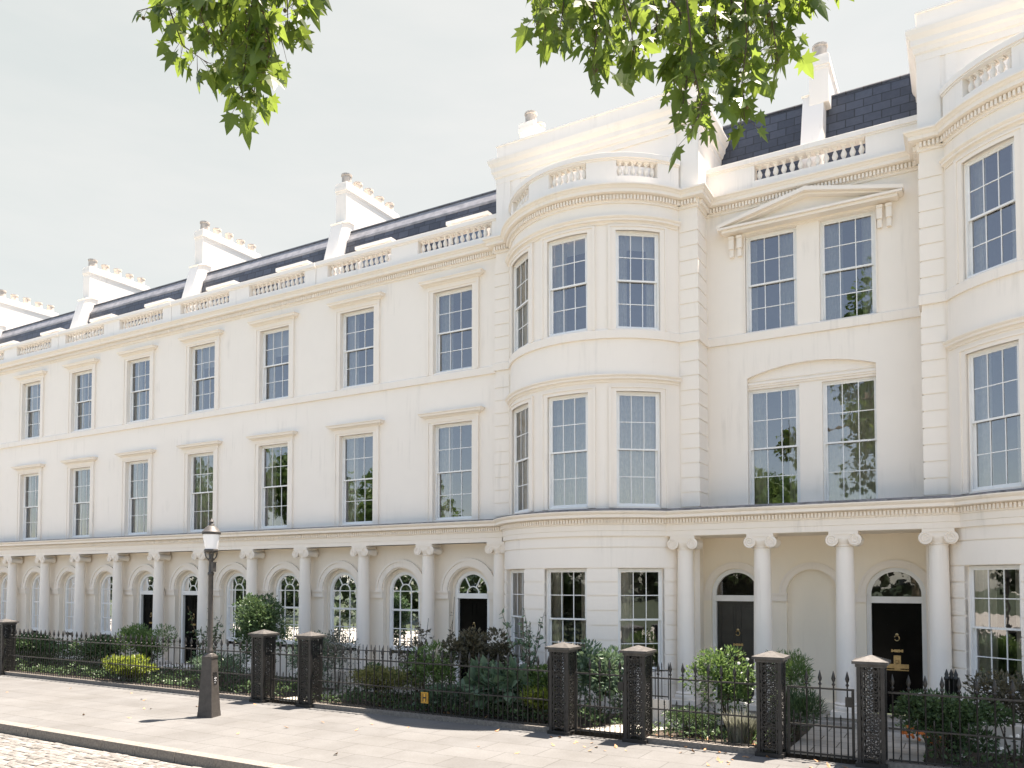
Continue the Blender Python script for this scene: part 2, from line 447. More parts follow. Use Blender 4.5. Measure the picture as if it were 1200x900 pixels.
def hood_mesh(hw, z0, z1):
    """eared stucco architrave with frieze and cornice hood; wall face is at d=.12"""
    def f():
        m = MB(); w = .12; a = hw + .075
        for s in (-1, 1):
            p, q = sorted((s * a, s * (a + .17))); m.box(p, q, w - .02, w + .035, z0 - .12, z1 + .16)
            p, q = sorted((s * (a + .12), s * (a + .19))); m.box(p, q, w - .021, w + .055, z0 - .12, z1 + .16)
        m.box(-a, a, w - .02, w + .035, z1 + .065, z1 + .159)
        m.box(-a - .12, a + .12, w - .019, w + .054, z1 + .115, z1 + .161)
        m.box(-a - .19, a + .19, w - .02, w + .04, z1 + .161, z1 + .225)
        h = a + .2; zz = z1 + .225
        m.sweep([(-h, -w + .02), (-h, -w - .04), (h, -w - .04), (h, -w + .02)],
                [(-.05, zz), (.02, zz), (.05, zz + .03), (.12, zz + .045), (.13, zz + .085), (.155, zz + .105), (.155, zz + .12), (-.05, zz + .145)])
        return m.mesh('window_surround', TRIM)
    return cached(('hood', hw, z0, z1), f)
def window(parent, x, y, hw, z0, z1, rz=0, surround=None, curtain=0, blind=0, rnd=True):
    w = put('window', sash_mesh(hw, z0, z1), parent, (x, y, 0), rz)
    put('pane', pane_mesh(hw, z0, z1), w)
    put('room', room_mesh(hw, z0, z1), w)
    if curtain is not None: put('curtain', curtain_mesh(hw, z0, z1, curtain), w)
    if blind: put('blind', blind_mesh(hw, z0, z1, blind), w)
    if surround: put('surround', surround, w)
    return w
def arch_sash_mesh(r, zs, zb):
    def f():
        m = MB()
        m.arch_ring(0, r - .02, r + .06, zs, -.05, .03, zb=zb)
        m.box(-r, r, -.05, .04, zb - .05, zb + .05)
        ri = r * .40
        for u in (-ri, ri): m.box(u - .012, u + .012, -.012, .012, zb + .05, zs)
        m.arch_ring(0, ri - .012, ri + .012, zs, -.012, .012)
        for k in (60, 120):
            c, s = math.cos(rad(k)), math.sin(rad(k))
            a = Vector((ri * c, zs + ri * s)); b = Vector((r * c, zs + r * s)); n = Vector((-s, c)) * .011
            m.prism([tuple(a + n), tuple(a - n), tuple(b - n), tuple(b + n)], -.011, .011)
        H = zs - zb
        for z, t in ((zs, .012), (zs - H * .33, .024), (zs - H * .66, .011)):
            m.box(-r, r, -.010, .010 + (.01 if t > .02 else 0), z - t, z + t)
        return m.mesh('arched_sash', WHITE)
    return cached(('asash', r, zs, zb), f)
def arch_pane_mesh(r, zs, zb):
    def f():
        m = MB(); m.half_disc(0, r, zs, 0, zb); return m.mesh('pane', GLASS, None, False)
    return cached(('apane', r, zs, zb), f)
def fan_mesh(r, zs, bars=True):
    def f():
        m = MB()
        m.arch_ring(0, r - .02, r + .06, zs, -.05, .03, zb=.15)
        m.box(-r, r, -.06, .05, zs - .16, zs - .04)
        if bars:
            m.arch_ring(0, .15, .174, zs - .04, -.012, .012)
            for k in (58, 122):
                c, s = math.cos(rad(k)), math.sin(rad(k))
                a = Vector((.17 * c, zs - .04 + .17 * s)); b = Vector((r * c, zs + r * s)); n = Vector((-s, c)) * .012
                m.prism([tuple(a + n), tuple(a - n), tuple(b - n), tuple(b + n)], -.012, .012)
        return m.mesh('door_frame', WHITE)
    return cached(('fan', r, zs, bars), f)
def door_mesh(r, zt, style):
    def f():
        m = MB(); zb = .16
        m.box(-r + .02, r - .02, -.10, -.05, zb, zt)
        def frame(u0, u1, z0, z1):
            t = .022
            m.box(u0, u1, -.052, -.036, z0, z0 + t); m.box(u0, u1, -.052, -.036, z1 - t, z1)
            m.box(u0, u0 + t, -.052, -.037, z0 + t, z1 - t); m.box(u1 - t, u1, -.052, -.037, z0 + t, z1 - t)
        if style == 0:
            for s in (-1, 1):
                p, q = sorted((s * .05, s * (r - .09)))
                frame(p, q, zb + .12, zb + .62); frame(p, q, zb + .82, zt - .5); frame(p, q, zt - .42, zt - .1)
        else:
            for s in (-1, 1):
                p, q = sorted((s * .04, s * (r - .07))); frame(p, q, zb + .1, zt - .08)
                m.box(p + .05, q - .05, -.052, -.042, zb + .16, zt - .14)
        return m.mesh('panelled_door', DOORGREY if style == 1 else DOOR)
    return cached(('door', r, zt, style), f)
def knob_parts(door, zt, style):
    m = MB()
    m.lathe([(.02, 0), (.035, .01), (.038, .03), (.02, .045)], 10)
    k = put('door_knob', cached('knob', lambda: m.mesh('knob', BRASS, 40)), door, (0, .045, 1.12)); k.rotation_euler = (rad(90), 0, 0)
    m = MB(); m.box(-.10, .10, -.05, -.04, 1.30, 1.35); m.box(-.09, .09, -.041, -.034, 1.31, 1.34)
    put('letterbox', cached('letterbox', lambda: m.mesh('letterbox', BRASS)), door)
    m = MB(); m.lathe([(.028, 0), (.03, .012), (.012, .02)], 10, (0, 0, 0))
    for i in range(14):
        a, b = rad(200 + 320 * i / 14), rad(200 + 320 * (i + 1) / 14)
        m.tube((.04 * math.cos(a), -.06 + .05 * math.sin(a), .02), (.04 * math.cos(b), -.06 + .05 * math.sin(b), .02), .009, seg=5)
    k = put('door_knocker', cached('knocker', lambda: m.mesh('knocker', BRASS, 40)), door, (0, .045, 1.62)); k.rotation_euler = (rad(90), 0, 0)
    if style == 0:
        m = MB(); m.box(-.19, .19, -.048, -.036, .96, 1.08); m.box(-.06, .06, -.047, -.030, 1.04, 1.24)
        put('kick_plate', cached('lockplate', lambda: m.mesh('lockplate', BRASS)), door)

def column_meshes(z0, z1, r):
    def f():
        m = MB()
        m.lathe([(r * 1.28, z0 + .1), (r * 1.36, z0 + .14), (r * 1.28, z0 + .18), (r * 1.12, z0 + .19), (r * 1.2, z0 + .22), (r * 1.05, z0 + .25)] +
                [(r * (1 - .15 * t ** 1.8), z0 + .25 + (z1 - .27 - z0 - .25) * t) for t in [i / 8 for i in range(9)]], 24)
        sh = m.mesh('column_shaft', STUCCO, 40)
        m = MB(); m.box(-r * 1.42, r * 1.42, -r * 1.42, r * 1.42, z0, z0 + .1); pl = m.mesh('plinth', STUCCO)
        m = MB(); k = r / .16
        m.box(-.225 * k, .225 * k, -.19 * k, .19 * k, z1 - .055, z1 - .003)
        m.box(-.19 * k, .19 * k, -.175 * k, .175 * k, z1 - .13, z1 - .055)
        m.lathe([(r * .87, z1 - .28), (r * .95, z1 - .26), (r * .86, z1 - .25), (r * .98, z1 - .20), (r * 1.14, z1 - .15), (r * 1.14, z1 - .12)], 20)
        for s in (-1, 1):
            cu, cz, rv = s * .178 * k, z1 - .155, .102 * k
            prof = [(-.185, 1.0), (-.16, 1.0), (-.13, .86), (0, .78), (.13, .86), (.16, 1.0), (.185, 1.0)]
            rings = []
            for d, q in prof:
                rings.append(m.pts([(cu + rv * q * math.cos(2 * PI * i / 18), d * k, cz + rv * q * math.sin(2 * PI * i / 18)) for i in range(18)]))
            for a, b in zip(rings, rings[1:]):
                for i in range(18): m.face((a + i, a + (i + 1) % 18, b + (i + 1) % 18, b + i))
            m.face(range(rings[0], rings[0] + 18)); m.face(reversed(range(rings[-1], rings[-1] + 18)))
            pts = []
            for i in range(34):
                t = i / 33; a = s * (PI / 2 + t * 4.2 * PI); q = rv * (.93 - .78 * t)
                pts.append((cu + q * math.cos(a), -.19 * k, cz + q * math.sin(a)))
            m.path_tube(pts, .012 * k, .007 * k, 5)
            m.lathe([(.0, 0)], 3, cap=False)
        cp = m.mesh('ionic_capital', TRIM, 35)
        return sh, pl, cp
    return cached(('col', z0, z1, r), f)
def column(parent, x, y, z0, z1, r=.165):
    sh, pl, cp = column_meshes(z0, z1, r)
    c = put('column', sh, parent, (x, y, 0)); put('plinth', pl, c); put('capital', cp, c)
    return c

def dentils(m, path, d0, d1, z0, z1, pitch=.085, w=.05):
    P = [Vector((p[0], p[1])) for p in path]; carry = pitch / 2
    for a, b in zip(P, P[1:]):
        e = b - a; L = e.length
        if L < 1e-6: continue
        e /= L; n = Vector((e.y, -e.x)); s = carry
        while s < L:
            p = a + e * s
            c = [p - e * w / 2 + n * d0, p + e * w / 2 + n * d0, p + e * w / 2 + n * d1, p - e * w / 2 + n * d1]
            k = m.pts([(q.x, q.y, z0) for q in c] + [(q.x, q.y, z1) for q in c])
            for f in ((0, 1, 2, 3), (4, 5, 6, 7), (0, 1, 5, 4), (1, 2, 6, 5), (2, 3, 7, 6), (3, 0, 4, 7)): m.face([k + i for i in f])
            s += pitch
        carry = s - L
MAIN = [(-.02, 10.19), (.03, 10.19), (.03, 10.225), (.045, 10.235), (.045, 10.345), (.12, 10.35), (.165, 10.36), (.165, 10.425), (.185, 10.44), (.20, 10.465), (.235, 10.485), (.235, 10.515), (.20, 10.53), (-.3, 10.56)]
POD = [(-.3, 3.50), (0, 3.50), (0, 3.60), (.012, 3.605), (.012, 3.715), (.03, 3.725), (.03, 3.835), (.10, 3.845), (.17, 3.855), (.17, 3.91), (.20, 3.93), (.225, 3.96), (.225, 3.985)]

def baluster_mesh():
    h = .33
    return cached('baluster', lambda: (lambda m: (m.box(-.05, .05, -.05, .05, 0, .03), m.box(-.05, .05, -.05, .05, h - .03, h),
        m.lathe([(.034, .03), (.04, .045), (.026, .065), (.05, .12), (.056, .15), (.046, .19), (.026, .235), (.022, .26), (.036, .275), (.036, .30)], 10)) and m.mesh('baluster', PARAPET, 40))(MB()))
def pot_mesh(h, r, grey):
    return cached(('pot', h, r, grey), lambda: (lambda m: (m.lathe([(r * 1.0, 0), (r * .98, h * .8), (r * 1.12, h * .84), (r * 1.12, h), (r * .85, h), (r * .8, h * .3)], 12)) or m.mesh('chimney_pot', POTGREY if grey else POT, 40))(MB()))
def chimney(parent, x, y0, y1, zb, zt, w=.38, pots=5):
    m = MB(); h = w / 2
    m.box(x - h, x + h, -y1, -y0, zb, zt - .28)
    for e, a, b in ((.012, zt - .28, zt - .22), (.03, zt - .22, zt - .12), (.02, zt - .12, zt - .02), (.0, zt - .02, zt + .02)):
        m.box(x - h - e, x + h + e, -y1 - e, -y0 + e, a, b)
    c = obj('chimney', m, PARAPET, parent)
    for i in range(pots):
        yy = y0 + .22 + (y1 - y0 - .44) * i / (pots - 1)
        hh = (.31, .28, .30, .27, .29)[i % 5]
        put('chimney_pot', pot_mesh(hh, .125 if i else .14, i == 0), c, (x, yy, zt + .02))
    return c
def balustrade_flat(parent, x0, x1, y, panels, half):
    """solid parapet with open panels; outer face at plan line y"""
    m = MB(lambda u, d, z: (u, y - d, z)); zb, z1, z2, zt = 10.55, 10.76, 11.09, 11.235
    m.box(x0, x1, -.26, 0, zb, z1)
    xs = [x0] + sum([[p - half, p + half] for p in panels], []) + [x1]
    for a, b in zip(xs[::2], xs[1::2]): m.box(a, b, -.258, -.002, z1, z2)
    m.box(x0, x1, -.30, .05, z2 + .03, zt - .02); m.box(x0, x1, -.28, .03, zt - .02, zt); m.box(x0, x1, -.27, .022, z2, z2 + .03)
    b = obj('balustrade', m, PARAPET, parent)
    for p in panels:
        n = int(round(2 * half / .165))
        for i in range(n):
            put('baluster', baluster_mesh(), b, (p - half + 2 * half * (i + .5) / n, y + .13, z1))
    return b

# ------------------------------------------------------------------ terraced houses
W = 5.985; PX = -9.16; YW = 15.70
WINX = (-1.51, -1.51 - W / 2); HW = .49
U2, U1 = (7.76, 9.60), (4.17, 6.35)
AZ = 2.37; AR = .57
def build_house(k, door_at, curt):
    root = thing('terraced_house', 'x', 'house', (PX - W * k, YW, 0), 0, 'stucco terraced houses of the long terrace')
    E0 = .16 if k == 0 else 0.0
    ax = [-1.04 - 1.995 * j for j in range(3)]
    m = MB()
    holes = [(x - HW - .07, x + HW + .07, z0 - .075, z1 + .065) for x in WINX for z0, z1 in (U2, U1)]
    m.wall(-W, E0, 3.55, 10.6, holes)
    obj('wall', m, STUCCO, root); m = MB()
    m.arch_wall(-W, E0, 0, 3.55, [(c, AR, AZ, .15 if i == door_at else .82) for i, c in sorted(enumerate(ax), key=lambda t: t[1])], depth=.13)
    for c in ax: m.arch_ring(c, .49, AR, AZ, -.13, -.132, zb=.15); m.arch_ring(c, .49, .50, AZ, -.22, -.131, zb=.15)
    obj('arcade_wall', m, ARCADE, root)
    m = MB(); m.quad((-W, -8, 0), (E0, -8, 0), (E0, -8, 12.4), (-W, -8, 12.4)); obj('rear_wall', m, STUCCO, root)
    m = MB(); m.quad((-W, -.26, 10.5), (E0, -.26, 10.5), (E0, -1.4, 10.5), (-W, -1.4, 10.5)); obj('gutter', m, LEAD, root)
    if k == 3:
        m = MB(); m.quad((-W, 0, 0), (-W, -8, 0), (-W, -8, 12.4), (-W, 0, 10.6)); obj('gable_wall', m, STUCCO, root)
    m = MB()                                                     # archivolts, imposts
    for c in ax:
        m.arch_ring(c, .60, .75, AZ, -.005, .035); m.arch_ring(c, .73, .79, AZ, -.006, .06)
    xs = sorted([-W] + sum([[c - AR, c + AR] for c in ax], []) + [E0])
    for a, b in zip(xs[::2], xs[1::2]):
        m.box(a - .008, b + .008, -.10, .045, AZ - .17, AZ - .03); m.box(a - .02, b + .02, -.10, .075, AZ - .03, AZ + .02)
    obj('arcade_moulding', m, TRIM, root)
    m = MB(); p = [(-W, -.42), (E0, -.42)]                       # podium entablature
    m.sweep(p, POD); dentils(m, p, .025, .075, 3.75, 3.83, .062, .038)
    m.quad((-W, -.01, 3.50), (E0, -.01, 3.50), (E0, .42, 3.50), (-W, .42, 3.50))
    obj('colonnade_entablature', m, TRIM, root)
    m = MB(); m.sweep([(-W, -.42), (E0, -.42)], [(.226, 3.975), (.226, 3.995), (.15, 4.01), (-.43, 4.06)])
    obj('lead_ledge', m, LEAD, root)
    m = MB(); m.sweep([(-W, 0), (E0, 0)], [(-.01, 7.46), (.05, 7.46), (.05, 7.62), (.03, 7.64), (-.01, 7.665)])
    obj('string_course', m, TRIM, root)
    m = MB(); p = [(-W, 0), (.02 if k == 0 else 0, 0)]; m.sweep(p, MAIN); dentils(m, p, .04, .10, 10.245, 10.335, .066, .040)
    obj('cornice', m, TRIM, root)
    balustrade_flat(root, -W, E0 - .02, .02, sorted(WINX), 1.08)
    for i, x in enumerate(WINX):
        for j, (z0, z1) in enumerate((U2, U1)):
            c, bl = curt[i * 2 + j]
            window(root, x, .12, HW, z0, z1, 0, hood_mesh(HW, z0, z1), c, bl)
    for j, c in enumerate(ax):
        if j == door_at:
            fr = put('door_frame', fan_mesh(.43, AZ), root, (c, .19, 0))
            d = put('door', door_mesh(.43, AZ - .16, 0), root, (c, .19, 0)); knob_parts(d, AZ, 2)
            pm = cached('fanpane', lambda: (lambda q: (q.half_disc(0, .43, AZ, 0, AZ - .04), q.mesh('pane', GLASS, None, False))[1])(MB()))
            f = put('fanlight', pm, root, (c, .19, 0))
            put('room', room_mesh(.43, 1.9, AZ + .4), f)
            s = MB(); s.box(-.62, .62, .0, .75, 0, .15); put('doorstep', cached('step', lambda: s.mesh('doorstep', STUCCO)), root, (c, .25, 0))
        else:
            w = put('arched_window', arch_sash_mesh(.43, AZ, .95), root, (c, .19, 0))
            put('pane', arch_pane_mesh(.43, AZ, .95), w); put('room', room_mesh(.43, .95, AZ + .4), w)
            put('curtain', curtain_mesh(.43, .95, AZ + .2, (0, 1, 2)[(j + k) % 3]), w)
    for j in range(4 if k == 3 else 3): column(root, -.04 - 1.995 * j, -.25, .15, 3.50)
    # roof, dormers, party wall upstand, chimney
    m = MB(); q = [(.42, 10.9), (1.0, 12.12)]
    m.quad((-W, -.76, 10.9), (E0, -.76, 10.9), (E0, -1.0, 12.12), (-W, -1.0, 12.12))
    m.quad((-W, -1.2, 12.46), (E0, -1.2, 12.46), (E0, -8, 12.46), (-W, -8, 12.46))
    roof = obj('roof', m, SLATE, root)
    m = MB(); m.box(-W, E0, -1.03, -.985, 12.09, 12.15); m.quad((-W, -1.0, 12.15), (E0, -1.0, 12.15), (E0, -1.16, 12.44), (-W, -1.16, 12.44))
    obj('lead_flashing', m, FLASH, roof)
    m = MB(); m.tube((-W, 1.17, 12.46), (E0, 1.17, 12.46), .035, seg=8); obj('ridge_roll', m, SLATE, roof)
    for x in WINX:
        dm = cached('dormer', lambda: (lambda q: (q.box(-.62, .62, -1.05, -.58, 11.60, 11.69), q.box(-.58, -.47, -.95, -.64, 10.9, 11.6), q.box(.47, .58, -.95, -.64, 10.9, 11.6), q.box(-.47, .47, -.70, -.66, 10.9, 10.98), q.mesh('dormer', PARAPET))[-1])(MB()))
        d = put('dormer', dm, root, (x, 0, 0))
        pm = cached('dormerpane', lambda: (lambda q: (q.quad((-.47, -.68, 10.98), (.47, -.68, 10.98), (.47, -.68, 11.6), (-.47, -.68, 11.6)), q.mesh('pane', GLASS, None, False))[1])(MB()))
        put('pane', pm, d)
    def upstand(x):
        m = MB(lambda u, d, z: (x + d, u, z))
        m.prism([(.42, 10.9), (.46, 11.3), (.82, 12.60), (1.05, 12.70), (5, 12.70), (5, 10.9)], -.21, .21)
        m.prism([(.79, 12.63), (1.03, 12.75), (1.3, 12.75), (1.3, 12.701), (1.05, 12.701), (.82, 12.601)], -.235, .235)
        obj('party_wall', m, PARAPET, root)
        chimney(root, x, .98, 3.35, 12.5, 13.84)
    upstand(-W)
    if k == 0: upstand(-.02)
    return root
H0 = build_house(0, 0, [(2, 0), (2, 0), (2, 0), (2, 0)])
H1 = build_house(1, 2, [(1, .34), (2, 0), (1, .3), (4, 0)])
H2 = build_house(2, 0, [(2, 0), (2, 0), (1, 0), (2, 0)])
H3 = build_house(3, 2, [(0, 0), (1, 0), (0, 0), (1, 0)])
for h, l in ((H0, 'cream terraced house beside the bow-fronted pair, with its black door next to the first bow'),
             (H1, 'cream terraced house behind the lamp post lantern, second along from the first bow'),
             (H2, 'cream terraced house behind the low yellow-green bush, third along from the first bow'),
             (H3, 'cream terraced house at the far end of the terrace, farthest from the bows')):
    h['label'] = l

# ------------------------------------------------------------------ bow fronted pair
XC, YB = -2.63, 15.55
BR, BC = 2.28, 1.13                   # upper bow radius, circle centre behind the block face
GR = 2.40                             # ground floor bow radius
BHW = 1.98; BLK = 2.37                # half widths of bow and of block
PAIR = thing('bow_fronted_houses', 'pair of cream houses with two-storey curved bows and a four-column recessed porch between them', 'house', (XC, YB, 0))
BX = (-4.37, 4.37)
YREC = .65
def arc(bx, r, a0, a1, n=36):
    return [(bx + r * math.sin(a0 + (a1 - a0) * i / n), BC - r * math.cos(a0 + (a1 - a0) * i / n)) for i in range(n + 1)]
AEND = math.asin(BHW / BR)
ANG = [rad(-37), 0, rad(37)]
BW = .385
WZ2, WZ1, WZ0 = (7.74, 9.58), (4.17, 6.33), (.92, 2.80)
def bay(bx):
    m = MB(bowmap(BR, BC)); ue = AEND * BR
    holes = []
    for a in ANG:
        for z0, z1 in (WZ2, WZ1):
            holes.append((a * BR - BW - .07, a * BR + BW + .07, z0 - .075, z1 + .065))
    m.wall(-ue, ue, 3.5, 10.6, holes, step=.09)
    m.T = flat
    for s in (-1, 1):
        a, b = sorted((s * BHW, s * BLK)); m.quad((a, 0, 0), (b, 0, 0), (b, 0, 10.6), (a, 0, 10.6))
        m.quad((s * BLK, 0, 3.5), (s * BLK, -.72, 3.5), (s * BLK, -.72, 10.6), (s * BLK, 0, 10.6))
        n = int((10.0 - 4.1) / .295)
        for i in range(n):
            z = 4.10 + i * .295
            if 7.44 < z + .14 < 7.69: continue
            a, b = sorted((s * (BHW + .03), s * (BLK + .018)))
            m.box(a, b, -.6 if s * bx < 0 else -.1, .018, z + .012, z + .283)
    obj('wall', m, STUCCO, PAIR, (bx, 0, 0))
    m = MB(); m.quad((-BLK, -8, 0), (BLK, -8, 0), (BLK, -8, 12.4), (-BLK, -8, 12.4)); obj('rear_wall', m, STUCCO, PAIR, (bx, 0, 0))
    m = MB(); m.quad((-BLK, .2, 10.53), (BLK, .2, 10.53), (BLK, -.6, 10.53), (-BLK, -.6, 10.53)); obj('gutter', m, LEAD, PAIR, (bx, 0, 0))
    m = MB(bowmap(GR, BC)); ug = GR * math.acos(BC / GR)
    holes = [(a * GR - .47, a * GR + .47, WZ0[0] - .09, WZ0[1] + .07) for a in ANG]
    m.wall(-ug, ug, 0, 3.52, holes, step=.09, depth=.24)
    zs = [.30 + .0, .59, .88, 1.17, 1.46, 1.75, 2.04, 2.33, 2.60, 2.87, 3.28, 3.52]
    for z0, z1 in zip(zs, zs[1:]):
        iv = [(-ug, ug)]
        if z0 < 2.80:
            e = [-ug] + sum([[h[0], h[1]] for h in holes], []) + [ug]; iv = list(zip(e[::2], e[1::2]))
        for a, b in iv: m.box(a, b, -.05, .022, z0 + .011, z1 - .011, max(1, int((b - a) / .09)))
    m.box(-ug, ug, -.05, .045, 0, .30, 40)
    obj('rusticated_wall', m, STUCCO, PAIR, (bx, 0, 0))
    for s in (-1, 1):                                             # mouldings over the windows
        pass
    p = arc(0, BR, -AEND * .985, AEND * .985)
    for z in (6.58, 9.77):
        m = MB(); m.sweep(p, [(-.02, z), (.025, z), (.025, z + .03), (.045, z + .045), (.085, z + .055), (.085, z + .095), (.10, z + .10), (.125, z + .125), (.125, z + .145), (-.02, z + .17)])
        obj('window_cornice', m, TRIM, PAIR, (bx, 0, 0))
    r2 = BR - .12
    def sur(z0, z1):
        def f():
            q = MB(bowmap(BR, 0)); a = BW + .07
            for s in (-1, 1):
                u0, u1 = sorted((s * a, s * (a + .13))); q.box(u0, u1, -.02, .03, z0 - .1, z1 + .17, 2)
                u0, u1 = sorted((s * (a + .10), s * (a + .15))); q.box(u0, u1, -.021, .05, z0 - .1, z1 + .17, 1)
            q.box(-a, a, -.02, .03, z1 + .065, z1 + .17, 10); q.box(-a - .1, a + .1, -.019, .049, z1 + .135, z1 + .172, 10)
            return q.mesh('window_surround', TRIM)
        return cached(('bsur', z0, z1), f)
    for i, a in enumerate(ANG):
        for z0, z1 in (WZ2, WZ1):
            w = window(PAIR, bx + r2 * math.sin(a), BC - r2 * math.cos(a), BW, z0, z1, a, None, (4 if z0 < 7 and bx < 0 else (4, 2, 1)[i] if bx < 0 else 1), (.12 if bx < 0 and z0 > 7 else 0))
            put('surround', sur(z0, z1), w, (0, r2, 0))
        rg = GR - .16
        window(PAIR, bx + rg * math.sin(a), BC - rg * math.cos(a), BW + .01, WZ0[0], WZ0[1], a, None, (0, 1, 2)[i])
    # curved balustrade
    q = MB(bowmap(BR, BC)); zb, z1, z2, zt = 10.55, 10.76, 11.09, 11.235; ue = AEND * BR + .02; half = .43
    q.box(-ue, ue, -.24, 0, zb, z1, 40)
    e = [-ue] + sum([[a * BR - half, a * BR + half] for a in ANG], []) + [ue]
    for a, b in zip(e[::2], e[1::2]): q.box(a, b, -.238, -.002, z1, z2, 8)
    q.box(-ue, ue, -.28, .05, z2 + .03, zt - .02, 40); q.box(-ue, ue, -.26, .03, zt - .02, zt, 40); q.box(-ue, ue, -.25, .022, z2, z2 + .03, 40)
    b = obj('balustrade', q, PARAPET, PAIR, (bx, 0, 0))
    for a in ANG:
        for i in range(6):
            t = a + (-half + 2 * half * (i + .5) / 6) / BR
            put('baluster', baluster_mesh(), b, ((BR - .12) * math.sin(t), BC - (BR - .12) * math.cos(t), z1), t)
    # attic
    q = MB(); A = BLK + .01
    q.box(-A, A, -3.2, -.07, 10.53, 12.0)
    for s in (-1, 1):
        u0, u1 = sorted((s * (A - .36), s * (A + .012))); q.box(u0, u1, -3.0, -.046, 10.53, 11.93)
        u0, u1 = sorted((s * (A - .62), s * (A - .44))); q.box(u0, u1, -.5, -.054, 10.53, 11.93)
    q.box(-A, A, -3.2, -.06, 12.38, 12.76)
    q.box(-A - .02, A + .02, -3.22, -.04, 12.745, 12.775)
    q.sweep([(-A, 3.2), (-A, .06), (A, .06), (A, 3.2)], [(-.1, 11.86), (.02, 11.86), (.02, 11.98), (.05, 12.0), (.07, 12.08), (.10, 12.12), (.10, 12.22), (.15, 12.3), (.17, 12.37), (.17, 12.40), (-.02, 12.43)])
    obj('attic', q, PARAPET, PAIR, (bx, 0, 0))
for bx in BX: bay(bx)
# recess walls
m = MB(); RX = 2.0
sgR = (1.19 ** 2 + .2 ** 2) / .4; top = lambda u: 6.72 + .2 - (sgR - math.sqrt(max(0, sgR ** 2 - u ** 2)))
RW = [(-.70, .43), (.72, .43)]
m.T = lambda u, d, z: (u, YREC - d, z)
holes = [(x - h - .07, x + h + .07, 7.70 - .075, 9.58 + .065) for x, h in RW]
m.wall(-RX - .3, RX + .3, 7.2, 10.6, holes)
m.quad((-RX - .3, 0, 3.5), (-1.19, 0, 3.5), (-1.19, 0, 7.2), (-RX - .3, 0, 7.2)); m.quad((1.19, 0, 3.5), (RX + .3, 0, 3.5), (RX + .3, 0, 7.2), (1.19, 0, 7.2))
us = [-1.19 + 2.38 * i / 24 for i in range(25)]
for a, b in zip(us, us[1:]):
    m.quad((a, 0, top(a)), (b, 0, top(b)), (b, 0, 7.2), (a, 0, 7.2)); m.quad((a, 0, top(a)), (b, 0, top(b)), (b, -.09, top(b)), (a, -.09, top(a)))
for s in (-1.19, 1.19): m.quad((s, 0, 3.5), (s, -.09, 3.5), (s, -.09, 6.72), (s, 0, 6.72))
m.wall(-1.19, 1.19, 3.9, 6.95, [(x - h - .07, x + h + .07, U1[0] - .075, 6.43 + .065) for x, h in RW], d=-.09)
for z0, z1, d in ((6.54, 6.58, .025), (6.58, 6.62, .045), (6.66, 6.68, .02)): m.box(-1.185, 1.185, -.1, -.09 + d, z0, z1)
obj('recess_wall', m, STUCCO, PAIR)
m = MB(); m.quad((-RX, -8, 0), (RX, -8, 0), (RX, -8, 12.4), (-RX, -8, 12.4)); obj('rear_wall', m, STUCCO, PAIR)
for i, (x, h) in enumerate(RW):
    window(PAIR, x, YREC + .12, h, 7.70, 9.58, 0, None, (3, 0)[i])
    window(PAIR, x, YREC + .09 + .10, h, U1[0], 6.43, 0, None, (1, 4)[i], 0)
m = MB(lambda u, d, z: (u, YREC - d, z))                          # pediment
for s in (-1, 1):
    for c in (1.30, 1.46):
        a, b = sorted((s * c - .05, s * c + .05)); m.box(a, b, -.02, .10, 9.40, 9.66); m.box(a + .01, b - .01, -.02, .07, 9.24, 9.40); m.box(a - .005, b + .005, -.02, .12, 9.60, 9.655)
m.box(-1.2, 1.2, -.02, .03, 7.66, 9.66) if False else None
for a, b in ((-1.22, -1.2), (1.22, 1.24)): m.box(a, b, -.02, .03, 7.66, 9.62)
m.box(-1.25, 1.25, -.02, .035, 9.655, 9.70)
m.prism([(-1.62, 9.70), (1.62, 9.70), (1.62, 9.755), (-1.62, 9.755)], -.02, .24)
m.prism([(-1.70, 9.757), (1.70, 9.757), (1.70, 9.80), (-1.70, 9.80)], -.02, .29)
for s in (-1, 1):
    p = [(s * 1.72, 9.802), (s * 1.72, 9.87), (0, 10.27), (0, 10.19)]; m.prism(p if s > 0 else p[::-1], -.02, .28 + .003 * s)
    p = [(s * 1.55, 9.803), (s * 1.70, 9.803), (0, 10.188), (0, 10.14)]; m.prism(p if s > 0 else p[::-1], -.02, .19 + .003 * s)
m.prism([(-1.5, 9.801), (1.5, 9.801), (0, 10.16)], -.02, .05)
obj('pediment', m, TRIM, PAIR)
# long runs: string course, main cornice
UP = [(BX[0] - BLK, .15), (BX[0] - BLK, 0)] + arc(BX[0], BR, -AEND, AEND) + [(BX[0] + BLK, 0), (-RX, YREC), (RX, YREC)]
UP = [(BX[0] - BLK, .15), (BX[0] - BLK, 0)] + arc(BX[0], BR, -AEND, AEND) + [(BX[0] + BLK, 0), (BX[0] + BLK, YREC), (BX[1] - BLK, YREC), (BX[1] - BLK, 0)] + arc(BX[1], BR, -AEND, AEND) + [(BX[1] + BLK, 0), (BX[1] + BLK, .6)]
m = MB(); m.sweep(UP, [(-.01, 7.46), (.045, 7.46), (.045, 7.62), (.028, 7.64), (-.01, 7.665)]); obj('string_course', m, TRIM, PAIR)
m = MB(); m.sweep(UP, [(d, z + .004) for d, z in MAIN]); dentils(m, UP, .04, .10, 10.25, 10.338, .066, .040); obj('cornice', m, TRIM, PAIR)
